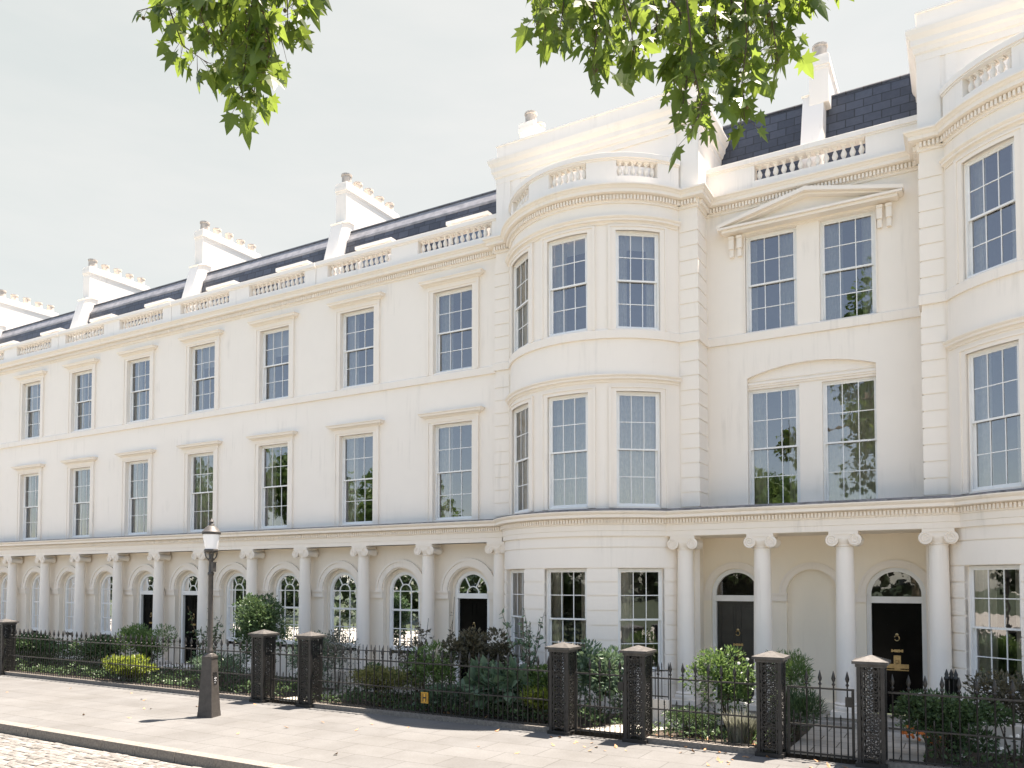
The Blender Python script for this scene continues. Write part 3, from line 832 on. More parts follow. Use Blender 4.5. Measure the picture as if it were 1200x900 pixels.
# podium over porch and bows
PY = -.5; FR = GR + .06
aL = math.acos((BC + .27) / FR); aR = math.acos((BC - PY) / FR)
PP = [(BX[0] - FR * math.sin(aL) - .02, -.27)] + arc(BX[0], FR, -aL, aR) + arc(BX[1], FR, -aR, aL) + [(BX[1] + FR * math.sin(aL) + .3, -.27)]
m = MB(); m.sweep(PP, [(d, z + .003) for d, z in POD]); dentils(m, PP, .025, .075, 3.755, 3.833, .062, .038)
m.T = lambda u, d, z: (u, -d, z)
m.box(-2.9, 2.9, -YREC, .49, 3.497, 3.86)
obj('porch_entablature', m, TRIM, PAIR)
m = MB(); m.sweep(PP, [(.226, 3.98), (.226, 4.0), (.15, 4.015), (-.20, 4.065)])
m.quad((-2.9, .4, 4.02), (2.9, .4, 4.02), (2.9, -YREC, 4.05), (-2.9, -YREC, 4.05)); obj('lead_ledge', m, LEAD, PAIR)
m = MB(); m.tube((-6.2, -.06, 0), (-6.2, -.06, 3.5), .045, seg=8)
for z in (1.0, 2.2, 3.2): m.box(-6.26, -6.14, .0, .12, z, z + .04)
obj('downpipe', m, simple('brown_iron_pipe', (.17, .11, .075), .6, .2, 6), PAIR)
# porch
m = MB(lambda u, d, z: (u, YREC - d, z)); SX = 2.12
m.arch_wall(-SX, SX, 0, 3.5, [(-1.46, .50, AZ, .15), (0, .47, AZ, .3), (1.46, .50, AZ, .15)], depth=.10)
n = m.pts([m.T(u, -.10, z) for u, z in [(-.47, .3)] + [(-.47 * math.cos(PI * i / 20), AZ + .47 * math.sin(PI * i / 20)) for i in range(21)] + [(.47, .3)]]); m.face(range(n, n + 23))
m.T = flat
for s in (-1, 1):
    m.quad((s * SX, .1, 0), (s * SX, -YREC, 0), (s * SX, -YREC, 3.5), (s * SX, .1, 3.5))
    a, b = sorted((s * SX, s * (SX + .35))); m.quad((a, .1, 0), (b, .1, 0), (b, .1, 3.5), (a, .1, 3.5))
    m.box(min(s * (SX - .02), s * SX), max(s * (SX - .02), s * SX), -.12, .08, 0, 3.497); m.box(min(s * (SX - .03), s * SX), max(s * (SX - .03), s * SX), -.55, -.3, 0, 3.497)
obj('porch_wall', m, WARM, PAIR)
m = MB(lambda u, d, z: (u, YREC - d, z))
for c, r in ((-1.46, .50), (0, .47), (1.46, .50)):
    m.arch_ring(c, r + .01, r + .11, AZ, -.005, .03); m.arch_ring(c, r + .10, r + .14, AZ, -.006, .05)
for a, b in ((-SX, -1.96), (-.96, -.47), (.47, .96), (1.96, SX)):
    m.box(a - .007, b + .007, -.09, .04, AZ - .15, AZ - .03); m.box(a - .015, b + .015, -.09, .065, AZ - .03, AZ + .01)
obj('arcade_moulding', m, TRIM, PAIR)
for c, st in ((-1.46, 1), (1.46, 0)):
    put('door_frame', fan_mesh(.44, AZ, False), PAIR, (c, YREC + .11, 0))
    d = put('door', door_mesh(.44, AZ - .16, st), PAIR, (c, YREC + .11, 0)); knob_parts(d, AZ, 0 if st == 0 else 2)
    if st: d['label'] = 'worn charcoal two-panel door'
    pm = cached('fanpane2', lambda: (lambda q: (q.half_disc(0, .44, AZ, 0, AZ - .04), q.mesh('pane', GLASS, None, False))[1])(MB()))
    f = put('fanlight', pm, PAIR, (c, YREC + .11, 0)); put('room', room_mesh(.44, 1.9, AZ + .4), f)
for x in (-2.2, -.72, .72, 2.2): column(PAIR, x, -.30, .22, 3.50, .172)
m = MB(); m.box(-2.45, 2.45, -YREC + .02, .65, .0, .15); m.box(-2.45, 2.45, .08, .52, .15, .215); obj('porch_step', m, simple('worn_step_stone', (.36, .33, .29), .8, .2, 4, 0, .2), PAIR)
# roof of the recess, parapet, party wall and chimney
balustrade_flat(PAIR, -RX - .03, RX + .03, YREC + .02, [.03], 1.04)
m = MB(lambda u, d, z: (u, YREC - d, z))
m.quad((-2.3, -.95, 10.9), (2.3, -.95, 10.9), (2.3, -1.3, 12.78), (-2.3, -1.3, 12.78)); m.quad((-2.3, -1.3, 12.78), (2.3, -1.3, 12.78), (2.3, -8, 12.7), (-2.3, -8, 12.7))
m.quad((-2.3, -.26, 10.5), (2.3, -.26, 10.5), (2.3, -1.4, 10.5), (-2.3, -1.4, 10.5))
rf = obj('roof', m, SLATE, PAIR)
m = MB(); m.tube((-2.2, YREC + 1.3, 12.79), (2.2, YREC + 1.3, 12.79), .03, seg=8); obj('ridge_roll', m, SLATE, rf)
m = MB(lambda u, d, z: (d, YREC + u, z))
m.prism([(.50, 10.9), (.54, 11.3), (.98, 12.74), (1.2, 12.84), (5, 12.84), (5, 10.9)], -.21, .21)
m.prism([(.95, 12.77), (1.18, 12.89), (1.5, 12.89), (1.5, 12.841), (1.2, 12.841), (.98, 12.741)], -.235, .235)
obj('party_wall', m, PARAPET, PAIR)
chimney(PAIR, .12, 1.55, 4.2, 12.5, 13.5)
# ------------------------------------------------------------------ ground
def stone_mat(name, c1, c2, bw, rh, mort, msize, rough=.8, off=.5, bmp=.25):
    m, nt, b = mat(name)
    p = pos(nt); br = N(nt, 'ShaderNodeTexBrick'); nt.links.new(p, br.inputs['Vector'])
    br.inputs['Scale'].default_value = 1; br.inputs['Brick Width'].default_value = bw; br.inputs['Row Height'].default_value = rh
    br.inputs['Mortar Size'].default_value = msize; br.offset = off; br.inputs['Mortar Smooth'].default_value = .3
    br.inputs['Color1'].default_value = (*c1, 1); br.inputs['Color2'].default_value = (*c2, 1); br.inputs['Mortar'].default_value = (*mort, 1)
    c = mix(nt, .7, br.outputs['Color'], ramp(nt, noisen(nt, p, .9, 6, .65), [(.3, (.62, .60, .57)), (.7, (1, 1, 1))]), 'MULTIPLY')
    c = mix(nt, .5, c, ramp(nt, noisen(nt, p, 30, 4), [(.3, (.75, .74, .72)), (.6, (1, 1, 1))]), 'MULTIPLY')
    nt.links.new(c, b.inputs['Base Color']); b.inputs['Roughness'].default_value = rough; b.inputs['Specular IOR Level'].default_value = .25
    bump(nt, b, br.outputs['Fac'], -bmp, .01)
    return m
PAVE = stone_mat('york_stone_paving', (.150, .152, .149), (.134, .136, .134), .95, .62, (.088, .087, .083), .009)
PATH = stone_mat('garden_path_stone', (.50, .475, .43), (.44, .42, .38), .6, .45, (.13, .12, .10), .01)
KERB = simple('granite_kerb', (.17, .155, .135), .8, .3, 26, 0, .4)
SETT = make_leaf('granite_sett', (.115, .11, .10), (.22, .21, .195), (.3, .3, .3), 0, .75)
JOINT = simple('sett_joint_grit', (.31, .295, .265), .95, .3, 40)
GRASS = simple('park_grass', (.020, .032, .011), .9, .35, 3)
ASPH = simple('far_pavement', (.22, .21, .19), .9, .2, 3)

m = MB(); m.quad((-400, 400, -.20), (400, 400, -.20), (400, -400, -.20), (-400, -400, -.20)); struct('ground', m, GRASS, 'grassy park ground around the street', 'ground')
m = MB(); m.quad((-120, -7.97, -.155), (60, -7.97, -.155), (60, 4, -.155), (-120, 4, -.155)); struct('road', m, JOINT, 'gritty street bed under the pale granite setts', 'road')
m = MB(); rs = random.Random(3)
y = 7.90
while y > 3.6:
    x = -21 + rs.random() * .2
    dy = .105 + rs.random() * .02
    while x < (-3):
        L = .13 + rs.random() * .09; g = .012; h = -.118 + rs.uniform(-.010, .010); t = rs.uniform(-.006, .006); c = .022
        x0, x1, y0, y1 = x + g, x + L - g * .3, y - dy + g, y - g * .3
        n = m.pts([(x0, y0, -.155), (x1, y0, -.155), (x1, y1, -.155), (x0, y1, -.155),
                   (x0, y0, h - .014), (x1, y0, h - .014 + t), (x1, y1, h - .014 + t), (x0, y1, h - .014),
                   (x0 + c, y0 + c, h), (x1 - c, y0 + c, h + t), (x1 - c, y1 - c, h + t), (x0 + c, y1 - c, h)])
        for a in (0, 4):
            for i in range(4): m.face((n + a + i, n + a + (i + 1) % 4, n + a + 4 + (i + 1) % 4, n + a + 4 + i))
        m.face((n + 8, n + 9, n + 10, n + 11)); x += L
    y -= dy
me = m.mesh('setts', SETT, None, False); o = put('road_setts', me); tag(o, 'pale granite setts paving the street beside the kerb', 'road', None, 'structure')
m = MB(); m.box(-120, 60, -12.32, -8.24, -.19, 0.0); struct('pavement', m, PAVE, 'pale sunlit stone slab pavement between kerb and railings', 'pavement')
m = MB(); x = -120.0; rk = random.Random(5)
while x < 60:
    L = rk.uniform(.85, 1.25); e = rk.uniform(-.006, .006)
    m.box(x + .006, x + L - .006, -8.238, -8.03 + e, -.19, .004 + e * .5); x += L
struct('kerb', m, KERB, 'long granite kerb stones along the pavement edge', 'kerb')
m = MB(); m.box(-120, 60, -15.6, -12.47, -.19, .05); struct('garden_soil', m, SOIL, 'dark soil of the front gardens behind the railings', 'soil')
for a, b, y1 in ((-5.85, -3.55, 15.0), (-2.4, -.6, 15.0), (-12.95, -12.2, 15.2)):
    m = MB()
    if a == -5.85: m.prism([(-5.85, 0), (-4.95, 0), (-3.6, 2.5), (-4.6, 2.5)], .0, .03); m.v = [(v[0], 12.45 + v[2], .052 + (-v[1])) for v in m.v]; m.v = [(v[0], v[1], .055 if v[2] < .055 else .075) for v in m.v]
    else: m.box(a, b, -y1, -12.45, .04, .075)
    struct('garden_path', m, PATH, 'grey stone garden path from the railing gate to a porch door', 'path')

# ------------------------------------------------------------------ railings
FY = 12.38
m = MB(); m.lathe([(.011, .02), (.011, 1.09), (.022, 1.10), (.026, 1.115), (.014, 1.13), (.012, 1.145), (.022, 1.165), (.030, 1.20), (.018, 1.25), (.003, 1.31)], 8)
TALL = m.mesh('tall_bar', IRON, 50)
m = MB(); m.lathe([(.009, .02), (.009, .62), (.015, .63), (.009, .645), (.014, .665), (.002, .71)], 7)
SHORT = m.mesh('short_bar', IRON, 50)
def railing(x0, x1, label, name='iron_railing', cat='railing', plinth=True, first=.1, y=FY, z=0.0, sp=.205, group='black iron railings along the pavement'):
    t = thing(name, label, cat, (0, y, z), 0, group)
    m = MB()
    for zz, h in ((1.045, .012), (.545, .011), (.11, .011)): m.box(x0, x1, -.019, .019, zz - h, zz + h)
    obj('rail', m, IRON, t)
    if plinth:
        m = MB(); m.box(x0 - .05, x1 + .05, -.075, .10, -.15, .085); obj('plinth', m, KERB, t)
    n = int((x1 - x0 - .1) / sp); o = (x1 - x0 - n * sp) / 2
    for i in range(n + 1):
        put('bar', TALL, t, (x0 + o + i * sp, 0, 0))
        if i < n: put('spiked_bar', SHORT, t, (x0 + o + (i + .5) * sp, 0, 0))
    return t
PIERX = [-23.65, -13.38, -12.0, -6.1, -4.73, -2.61, -1.22]
def pier_meshes():
    m = MB()
    for sx in (-1, 1):
        for sy in (-1, 1): m.box(sx * .155 - .025, sx * .155 + .025, sy * .155 - .025, sy * .155 + .025, .06, 1.43)
    fr = m.mesh('pier_frame', IRON)
    m = MB(); m.box(-.205, .205, -.205, .205, -.1, .06); bs = m.mesh('pier_base', IRON)
    m = MB(); m.box(-.195, .195, -.195, .195, 1.40, 1.445); m.box(-.235, .235, -.235, .235, 1.445, 1.485)
    n = m.pts([(-.225, -.225, 1.485), (.225, -.225, 1.485), (.225, .225, 1.485), (-.225, .225, 1.485), (0, -.0, 1.565)])
    for i in range(4): m.face((n + i, n + (i + 1) % 4, n + 4))
    cp = m.mesh('pier_cap', IRONCAP)
    m = MB()                                                     # one cast openwork panel, facing -y
    yy = -.160
    for u in (-.105, .105): m.box(u - .008, u + .008, -yy - .008, -yy + .008, .06, 1.40)
    for z in (.12, .44, 1.02, 1.34): m.box(-.13, .13, -yy - .006, -yy + .006, z - .008, z + .008)
    rr = random.Random(2); z = .17
    def ring(cu, cz, r, a0=0, a1=2 * PI, n=10, w=.010):
        p = [(cu + r * math.cos(a0 + (a1 - a0) * i / n), yy, cz + r * math.sin(a0 + (a1 - a0) * i / n)) for i in range(n + 1)]
        m.path_tube(p, w, w, 4)
    while z < 1.36:
        ring(0, z, .046, w=.0075); ring(0, z, .018, n=7, w=.012)
        for s in (-1, 1):
            ring(s * .066, z + .05, .030, n=8, w=.0075); ring(s * .068, z - .03, .021, n=7, w=.008)
            m.tube((s * .02, yy, z + .05), (s * .085, yy, z + .01), .010, .006, 4); m.tube((s * .015, yy, z - .055), (s * .08, yy, z - .07), .007, .011, 4)
            m.tube((s * .118, yy, z - .05), (s * .118, yy, z + .05), .007, .011, 4)
        m.tube((0, yy, z + .055), (0, yy, z + .09), .016, .008, 4); z += .145
    return fr, bs, cp, m.mesh('lattice_panel', IRON)
PM = pier_meshes()
PL = ['openwork iron gate pier at the far end of the railings behind the lamp post', 'openwork iron gate pier with sunlit cap nearest the lamp post', 'dark openwork iron gate pier in front of the golden bush',
      'openwork iron gate pier before the middle bow, beside the yellow-green shrub', 'openwork iron gate pier facing the first porch column', 'openwork iron gate pier beside the silvery plant, before the blind arch', 'openwork iron gate pier in front of the glossy black porch door']
for x, l in zip(PIERX, PL):
    t = thing('gate_pier', l, 'gate pier', (x, FY, 0), 0, 'openwork cast iron gate piers')
    put('base', PM[1], t); put('frame', PM[0], t); put('cap', PM[2], t)
    for i in range(4): put('lattice_panel', PM[3], t, (0, 0, 0), i * PI / 2)
railing(PIERX[0] + .21, PIERX[1] - .21, 'long run of spear-topped iron railing behind the lamp post')
railing(-34, PIERX[0] - .21, 'spear-topped iron railing beyond the farthest gate pier')
railing(PIERX[2] + .21, PIERX[3] - .21, 'spear-topped iron railing with the yellow hydrant plate on it')
railing(PIERX[4] + .21, PIERX[5] - .21, 'short spear-topped iron railing in front of the silvery plant')
railing(PIERX[6] + .21, 3.2, 'spear-topped iron railing in front of the glossy black porch door and big shrub')
def gate(x0, x1, label):
    t = thing('iron_gate', label, 'gate', (0, FY, 0), 0, 'iron gates between the piers')
    m = MB()
    for x in (x0 + .02, x1 - .02): m.box(x - .018, x + .018, -.018, .018, .05, 1.06)
    for zz in (1.045, .50, .09): m.box(x0, x1, -.014, .014, zz - .013, zz + .013)
    obj('gate_frame', m, IRON, t)
    m = MB(); m.box(x1 - .12, x1 - .02, -.03, .03, .80, .94); obj('lock_box', m, IRON, t)
    n = 5; sp = (x1 - x0) / n
    for i in range(n):
        put('bar', TALL if 0 < i else SHORT, t, (x0 + (i + .5) * sp, 0, 0))
        if i: put('spiked_bar', SHORT, t, (x0 + i * sp, 0, -.03))
gate(PIERX[1] + .23, PIERX[2] - .23, 'iron gate in the shade between the two piers near the lamp post')
gate(PIERX[3] + .23, PIERX[4] - .23, 'iron gate opening to the path before the middle bow')
gate(PIERX[5] + .23, PIERX[6] - .23, 'iron gate on the path to the glossy black porch door')
m = MB(); m.lathe([(.008, 0), (.008, .60), (.012, .61), (.007, .625), (.010, .645), (.001, .69)], 6); AREA = m.mesh('area_bar', IRON, 50)
def area_rail(x0, x1, y, label, z=.45, sp=.12):
    t = thing('area_railing', label, 'railing', (0, y, z), 0, 'low iron railings round the house fronts')
    m = MB(); m.box(x0, x1, -.012, .012, .53, .55); m.box(x0, x1, -.012, .012, .06, .08)
    obj('rail', m, IRON, t)
    m = MB(); m.box(x0 - .03, x1 + .03, -.08, .08, -.47, .02); obj('plinth', m, STUCCO, t)
    n = int((x1 - x0) / sp)
    for i in range(n + 1): put('bar', AREA, t, (x0 + (x1 - x0) * i / n, 0, 0))
area_rail(-5.5, -4.75, 13.95, 'low iron area railing on a white plinth under the nearer bow window')
area_rail(-13.9, -10.7, 14.55, 'low iron area railing half hidden behind the golden bush')
area_rail(-3.95, -3.5, 14.3, 'low iron area railing by the worn charcoal porch door')
area_rail(.05, 1.7, 14.0, 'low iron area railing under the sash window past the last porch column')
t = thing('area_post', 'cluster of dark spiked iron posts before the last porch column', 'post', (-.25, 13.6, .05))
for i, (dx, dy) in enumerate(((-.06, 0), (.06, 0), (0, .06))):
    m = MB(); m.lathe([(.03, 0), (.03, 1.08), (.04, 1.09), (.04, 1.12), (.025, 1.14), (.03, 1.17), (.002, 1.25)], 8); obj('post', m, IRON, t, (dx, dy, 0), smooth=50)

# ------------------------------------------------------------------ lamp post
LX, LY = -12.78, 10.47
t = thing('street_lamp', 'black iron street lamp with a pale tapered lantern on a square pedestal', 'street lamp', (LX, LY, 0), rad(18))
IRONL = simple('lamp_iron', (.055, .050, .045), .5, .25, 12, 0, .3)
m = MB()
def sq(h0, h1, z0, z1):
    n = m.pts([(-h0, -h0, z0), (h0, -h0, z0), (h0, h0, z0), (-h0, h0, z0), (-h1, -h1, z1), (h1, -h1, z1), (h1, h1, z1), (-h1, h1, z1)])
    for i in range(4): m.face((n + i, n + (i + 1) % 4, n + 4 + (i + 1) % 4, n + 4 + i))
    m.face((n + 4, n + 5, n + 6, n + 7)); m.face((n + 3, n + 2, n + 1, n))
sq(.158, .152, 0, .10); sq(.148, .102, .10, 1.13); sq(.112, .112, 1.13, 1.165); sq(.10, .07, 1.165, 1.21)
obj('pedestal', m, IRONL, t)
m = MB(); m.box(-.055, .055, .110, .128, .62, .80); m.box(-.075, .075, .105, .130, .85, .862)
pl = obj('number_plate', m, BLACK, t, rz=rad(90))
m = MB()
for (u, z) in ((-.03, .74), (-.012, .755), (.024, .745), (-.022, .70), (.016, .69), (-.016, .655), (.0, .725)): m.box(u - .008, u + .008, .127, .131, z - .008, z + .008)
obj('number_mark', m, OPAL, pl)
m = MB(); m.lathe([(.085, 1.20), (.06, 1.23), (.07, 1.26), (.054, 1.30), (.05, 1.34), (.047, 2.0), (.046, 2.72), (.06, 2.74), (.06, 2.78), (.044, 2.80), (.040, 3.0), (.055, 3.05), (.04, 3.08), (.05, 3.16)], 16); obj('pole', m, IRONL, t, smooth=40)
m = MB(); m.box(.045, .11, -.035, .035, 2.80, 2.98); m.box(.045, .125, -.04, .04, 2.975, 2.99); obj('control_box', m, IRONL, t, rz=rad(-20))
m = MB()
for i in range(4):
    a = i * PI / 2 + PI / 4
    m.path_tube([(.045 * math.cos(a), .045 * math.sin(a), 3.02), (.10 * math.cos(a), .10 * math.sin(a), 3.10), (.115 * math.cos(a), .115 * math.sin(a), 3.17), (.105 * math.cos(a), .105 * math.sin(a), 3.23)], .011, .011, 6)
m.lathe([(.06, 3.17), (.125, 3.19), (.135, 3.215), (.125, 3.24)], 18)
obj('lantern_bracket', m, IRONL, t, smooth=40)
m = MB(); m.lathe([(.115, 3.24), (.132, 3.34), (.148, 3.44), (.158, 3.53)], 20); lan = obj('lantern', m, OPAL, t, smooth=40)
m = MB(); m.lathe([(.165, 3.525), (.178, 3.54), (.178, 3.575), (.165, 3.59), (.15, 3.60), (.12, 3.65), (.075, 3.69), (.05, 3.70), (.055, 3.72), (.035, 3.735), (.03, 3.75), (.045, 3.775), (.03, 3.80), (.005, 3.84)], 20); obj('lantern_cap', m, IRONCAP, t, smooth=40)

# ------------------------------------------------------------------ hydrant plate
t = thing('hydrant_sign', 'small yellow hydrant plate with a black H fixed to the railing', 'sign', (-9.0, FY - .06, .30))
m = MB(); m.box(-.10, .10, -.006, .006, 0, .25); t.scale = (.82, 1, .82); obj('plate', m, YELLOW, t)
m = MB()
for a, b, c, e in ((-.055, -.03, .035, .215), (.03, .055, .035, .215), (-.03, .03, .108, .142)): m.box(a, b, .006, .009, c, e)
for a, b, c, e in ((-.085, .085, .018, .024), (-.085, .085, .226, .232), (-.085, -.079, .024, .226), (.079, .085, .024, .226)): m.box(a, b, .006, .009, c, e)
obj('letter', m, BLACK, t)
m = MB(); m.box(-.02, .02, -.05, -.006, .08, .2); obj('bracket', m, IRON, t)

# ------------------------------------------------------------------ plants
def leaf_quad(m, p, ax, nrm, L, Wd):
    s = ax.cross(nrm)
    if s.length < 1e-4: return
    s.normalize(); k = nrm * (Wd * .18)
    n = m.pts([p, p + ax * L * .45 + s * Wd * .5 - k, p + ax * L, p + ax * L * .45 - s * Wd * .5 - k])
    m.face((n, n + 1, n + 2)); m.face((n, n + 2, n + 3))
def rvec(rr):
    while True:
        v = Vector((rr.uniform(-1, 1), rr.uniform(-1, 1), rr.uniform(-1, 1)))
        if .05 < v.length < 1: return v.normalized()
def clump(m, rr, c, rad3, n, L, ratio=.5, fill=.45, up=.3, lumps=14, lump=.42):
    c = Vector(c); bl = []
    for i in range(lumps):
        v = rvec(rr) * (rr.random() ** .5) * .78; v.z = abs(v.z) if rr.random() < .7 else v.z
        bl.append((v, lump * rr.uniform(.6, 1.15)))
    for i in range(n):
        b, r = bl[rr.randrange(lumps)]
        d = rvec(rr); q = b + d * r * (1 - fill * rr.random() ** 1.6)
        p = c + Vector((q.x * rad3[0], q.y * rad3[1], q.z * rad3[2]))
        if p.z < .07: continue
        ax = (d + rvec(rr) * .8 + Vector((0, 0, up))).normalized()
        nr = (rvec(rr) + Vector((0, 0, .8))).normalized()
        l = L * rr.uniform(.6, 1.3); leaf_quad(m, p, ax, nr, l, l * ratio)
def shrub(label, x, y, w, d, h, lm, n, L, ratio=.5, name='garden_shrub', cat='shrub', seed=1, stems=5, up=.3, base=.05, lumps=14, lump=.42, flowers=None, group='shrubs in the front gardens'):
    rr = random.Random(seed); t = thing(name, label, cat, (x, y, .05), 0, group)
    m = MB(); hz = (h - base) / 2
    clump(m, rr, (0, 0, base + hz), (w / 2, d / 2, hz), n, L, ratio, .5, up, lumps, lump)
    put('foliage', m.mesh('foliage', lm, None, False), t)
    m = MB()
    for i in range(stems):
        a = rr.random() * 6.28; q = rr.uniform(.1, .32)
        m.path_tube([(.05 * math.cos(a), .05 * math.sin(a), -.05), (w * q * .5 * math.cos(a), d * q * .5 * math.sin(a), h * .35), (w * q * math.cos(a), d * q * math.sin(a), h * .8)], .014, .004, 5)
    obj('stem', m, TWIG, t)
    if flowers:
        fm, fn = flowers; m = MB()
        for i in range(fn):
            v = rvec(rr); p = Vector((v.x * w * .46, v.y * d * .46 - .02, base + hz + v.z * hz * .9))
            for k in range(5):
                a = k * 1.256; ax = Vector((math.cos(a), .0 + .3 * math.sin(a), math.sin(a))).normalized(); leaf_quad(m, p, ax, Vector((0, -1, .3)), .032, .03)
        put('blossom', m.mesh('blossom', fm, None, False), t)
    return t
def sparse(label, x, y, w, h, lm, seed, nst=6, L=.08, per=26, ratio=.45, name='garden_shrub', lean=0):
    rr = random.Random(seed); t = thing(name, label, 'shrub', (x, y, .05), 0, 'shrubs in the front gardens')
    ms, ml = MB(), MB()
    for i in range(nst):
        a = rr.random() * 6.28; q = rr.uniform(.15, .5); hh = h * rr.uniform(.6, 1)
        ps = [Vector((.03 * math.cos(a), .03 * math.sin(a), -.05))]
        for k in range(1, 7):
            f = k / 6; ps.append(Vector((w * q * f ** 1.4 * math.cos(a) + rr.uniform(-.02, .02) + lean * f, w * q * f ** 1.4 * math.sin(a) + rr.uniform(-.02, .02), hh * f)))
        ms.path_tube(ps, .013, .004, 5)
        tw = []
        for k in range(2, 6):
            for s in range(2):
                dv = rvec(rr); dv.z = abs(dv.z) * .6; e = ps[k] + dv * rr.uniform(.1, .28) * min(1, w); ms.tube(ps[k], e, .005, .002, 4); tw.append((ps[k], e))
        tw += [(ps[k], ps[k + 1]) for k in range(2, 6)]
        for k in range(per):
            p0, p1 = tw[rr.randrange(len(tw))]; p = p0.lerp(p1, rr.random())
            l = L * rr.uniform(.6, 1.3); leaf_quad(ml, p, (rvec(rr) + Vector((0, 0, .2))).normalized(), (rvec(rr) + Vector((0, 0, .7))).normalized(), l, l * ratio)
    put('foliage', ml.mesh('foliage', lm, None, False), t); obj('stem', ms, TWIG, t)
    return t
def blades(label, x, y, w, h, lm, n, seed, wd=.012, name='grassy_plant', cat='plant', spread=.5):
    rr = random.Random(seed); t = thing(name, label, cat, (x, y, .05), 0, 'shrubs in the front gardens'); m = MB()
    for i in range(n):
        a = rr.random() * 6.28; r0 = w * .3 * rr.random() ** .5; p = Vector((r0 * math.cos(a), r0 * math.sin(a), 0)); hh = h * rr.uniform(.55, 1)
        b = a + rr.uniform(-.8, .8); o = Vector((math.cos(b), math.sin(b), 0)); s = Vector((-o.y, o.x, 0)) * wd * rr.uniform(.7, 1.3)
        q = p + o * hh * spread * .4 + Vector((0, 0, hh * .65)); e = p + o * hh * spread + Vector((0, 0, hh))
        k = m.pts([p - s * .6, p + s * .6, q + s, q - s, e]); m.face((k, k + 1, k + 2, k + 3)); m.face((k + 3, k + 2, k + 4))
    put('foliage', m.mesh('foliage', lm, None, False), t); return t

shrub('dark rounded evergreen bush standing above the railings beside the lamp post', -14.75, 13.5, 1.65, 1.4, 2.36, LF_DARK, 9500, .075, seed=11, base=.5, lumps=44, lump=.34)
shrub('low sunlit yellow-green bush spilling through the railings', -18.5, 12.75, 2.5, .9, .66, LF_YEL, 3600, .09, seed=12, lumps=22, lump=.34, flowers=(FLOWER, 18))
shrub('dark green bush behind the far railings, under the arched windows', -21.2, 13.7, 1.9, 1.3, 1.15, LF_DARK, 5200, .08, seed=13)
shrub('feathery mid-green bush before the far black door', -19.2, 13.7, 1.9, 1.3, 1.55, LF_MID, 5600, .075, .35, seed=14, up=.7)
shrub('wide dark hedge-like bush beside the farthest gate pier', -24.3, 13.6, 4.2, 1.5, 1.05, LF_DARK, 9500, .08, seed=15, lumps=26, lump=.3)
sparse('tall thin shrub behind the lamp post pedestal', -16.8, 13.6, 1.3, 1.95, LF_DARK, 16, 9, .09, 60)
shrub('blue-green low bush between the lamp post and the evergreen', -15.6, 13.0, 2.3, 1.0, .95, LF_BLUE, 3000, .08, .3, seed=17, up=.8)
shrub('olive bush behind the shaded iron gate', -13.2, 13.5, 1.5, 1.1, 1.35, LF_BLUE, 2800, .07, .35, seed=18)
shrub('pale fluffy grey-green bush between the two shaded gate piers', -12.75, 14.0, 1.3, 1.0, 1.72, LF_GREY, 2600, .06, .4, seed=19)
shrub('olive-gold rounded bush behind the railing, next to the shaded pier', -10.55, 12.98, 2.3, .95, .86, LF_GOLD, 5200, .055, seed=20, lumps=22, lump=.35)
shrub('low dark bush beneath the arched window, behind the golden bush', -11.3, 13.8, 1.6, 1.0, .8, LF_DARK, 2000, .07, seed=21)
sparse('bare tall sapling with a few leaves before the arched window', -9.12, 13.3, .28, 2.8, LF_PURP, 22, 2, .11, 16)
shrub('bronze-leaved dark shrub in front of the first black door', -8.5, 13.4, 1.55, 1.1, 1.68, LF_PURP, 4400, .09, seed=23, base=.5)
sparse('loose bronze shrub between the arched window and the sapling', -9.9, 13.4, 1.3, 1.85, LF_PURP, 24, 9, .09, 60)
shrub('big-leaved green plant in the middle of the railing bed', -7.75, 12.98, 1.5, .9, .98, LF_BLUE, 520, .28, .75, seed=25, up=.1)
shrub('fresh green ferny bush below the sapling', -9.35, 13.0, 1.5, .9, 1.22, LF_MID, 2200, .10, .3, seed=26, up=.6)
shrub('grey-blue broad plant beside the hydrant plate', -8.9, 12.8, 1.3, .6, .55, LF_BLUE, 900, .12, .6, seed=27)
sparse('sparse open shrub against the rusticated bow', -7.35, 13.4, 1.25, 2.1, LF_BLUE, 28, 10, .10, 46)
shrub('small lime-green shrub beside the pier of the middle gate', -6.75, 12.72, .95, .5, .68, LF_YEL, 1500, .07, seed=29)
shrub('dull green mound between the big-leaved plant and the lime-green shrub', -7.15, 13.2, 1.4, .9, 1.0, LF_MID, 1800, .09, seed=30)
shrub('grey-green leafy bush seen through the middle gate', -5.85, 13.45, 1.2, 1.0, 1.5, LF_BLUE, 3200, .10, .5, seed=31)
shrub('low clipped green mound behind the short railing', -4.05, 12.9, .95, .6, .50, LF_DARK, 1700, .05, seed=32)
blades('silvery white wispy plant behind the short railing', -3.15, 12.72, .6, .52, LF_GREY, 520, 33, .010, spread=.35)
shrub('rose bush with pale blossoms in front of the worn charcoal door', -3.55, 13.45, 1.45, .8, 1.42, LF_MID, 3000, .07, seed=34, flowers=(FLOWER, 16), base=.15)
shrub('feathery green plant at the foot of the porch beside the gate pier', -2.6, 13.9, 1.0, .8, 1.40, LF_MID, 2600, .09, .16, seed=35, up=.6, base=.2, lumps=16)
shrub('spiky rosemary-like bush beside the path to the glossy door', -2.45, 13.35, 1.0, .8, .92, LF_DARK, 3600, .10, .12, seed=36, up=1.1)
shrub('low lavender-grey plant beside the gate pier at the path edge', -2.55, 12.72, .45, .4, .38, LF_GREY, 420, .05, .3, seed=37, up=.8)
shrub('large dark spreading bush inside the last railing', -.30, 12.98, 1.9, .95, 1.02, LF_DARK, 7500, .07, seed=38, lumps=22, lump=.36, flowers=(FLOWER, 10))
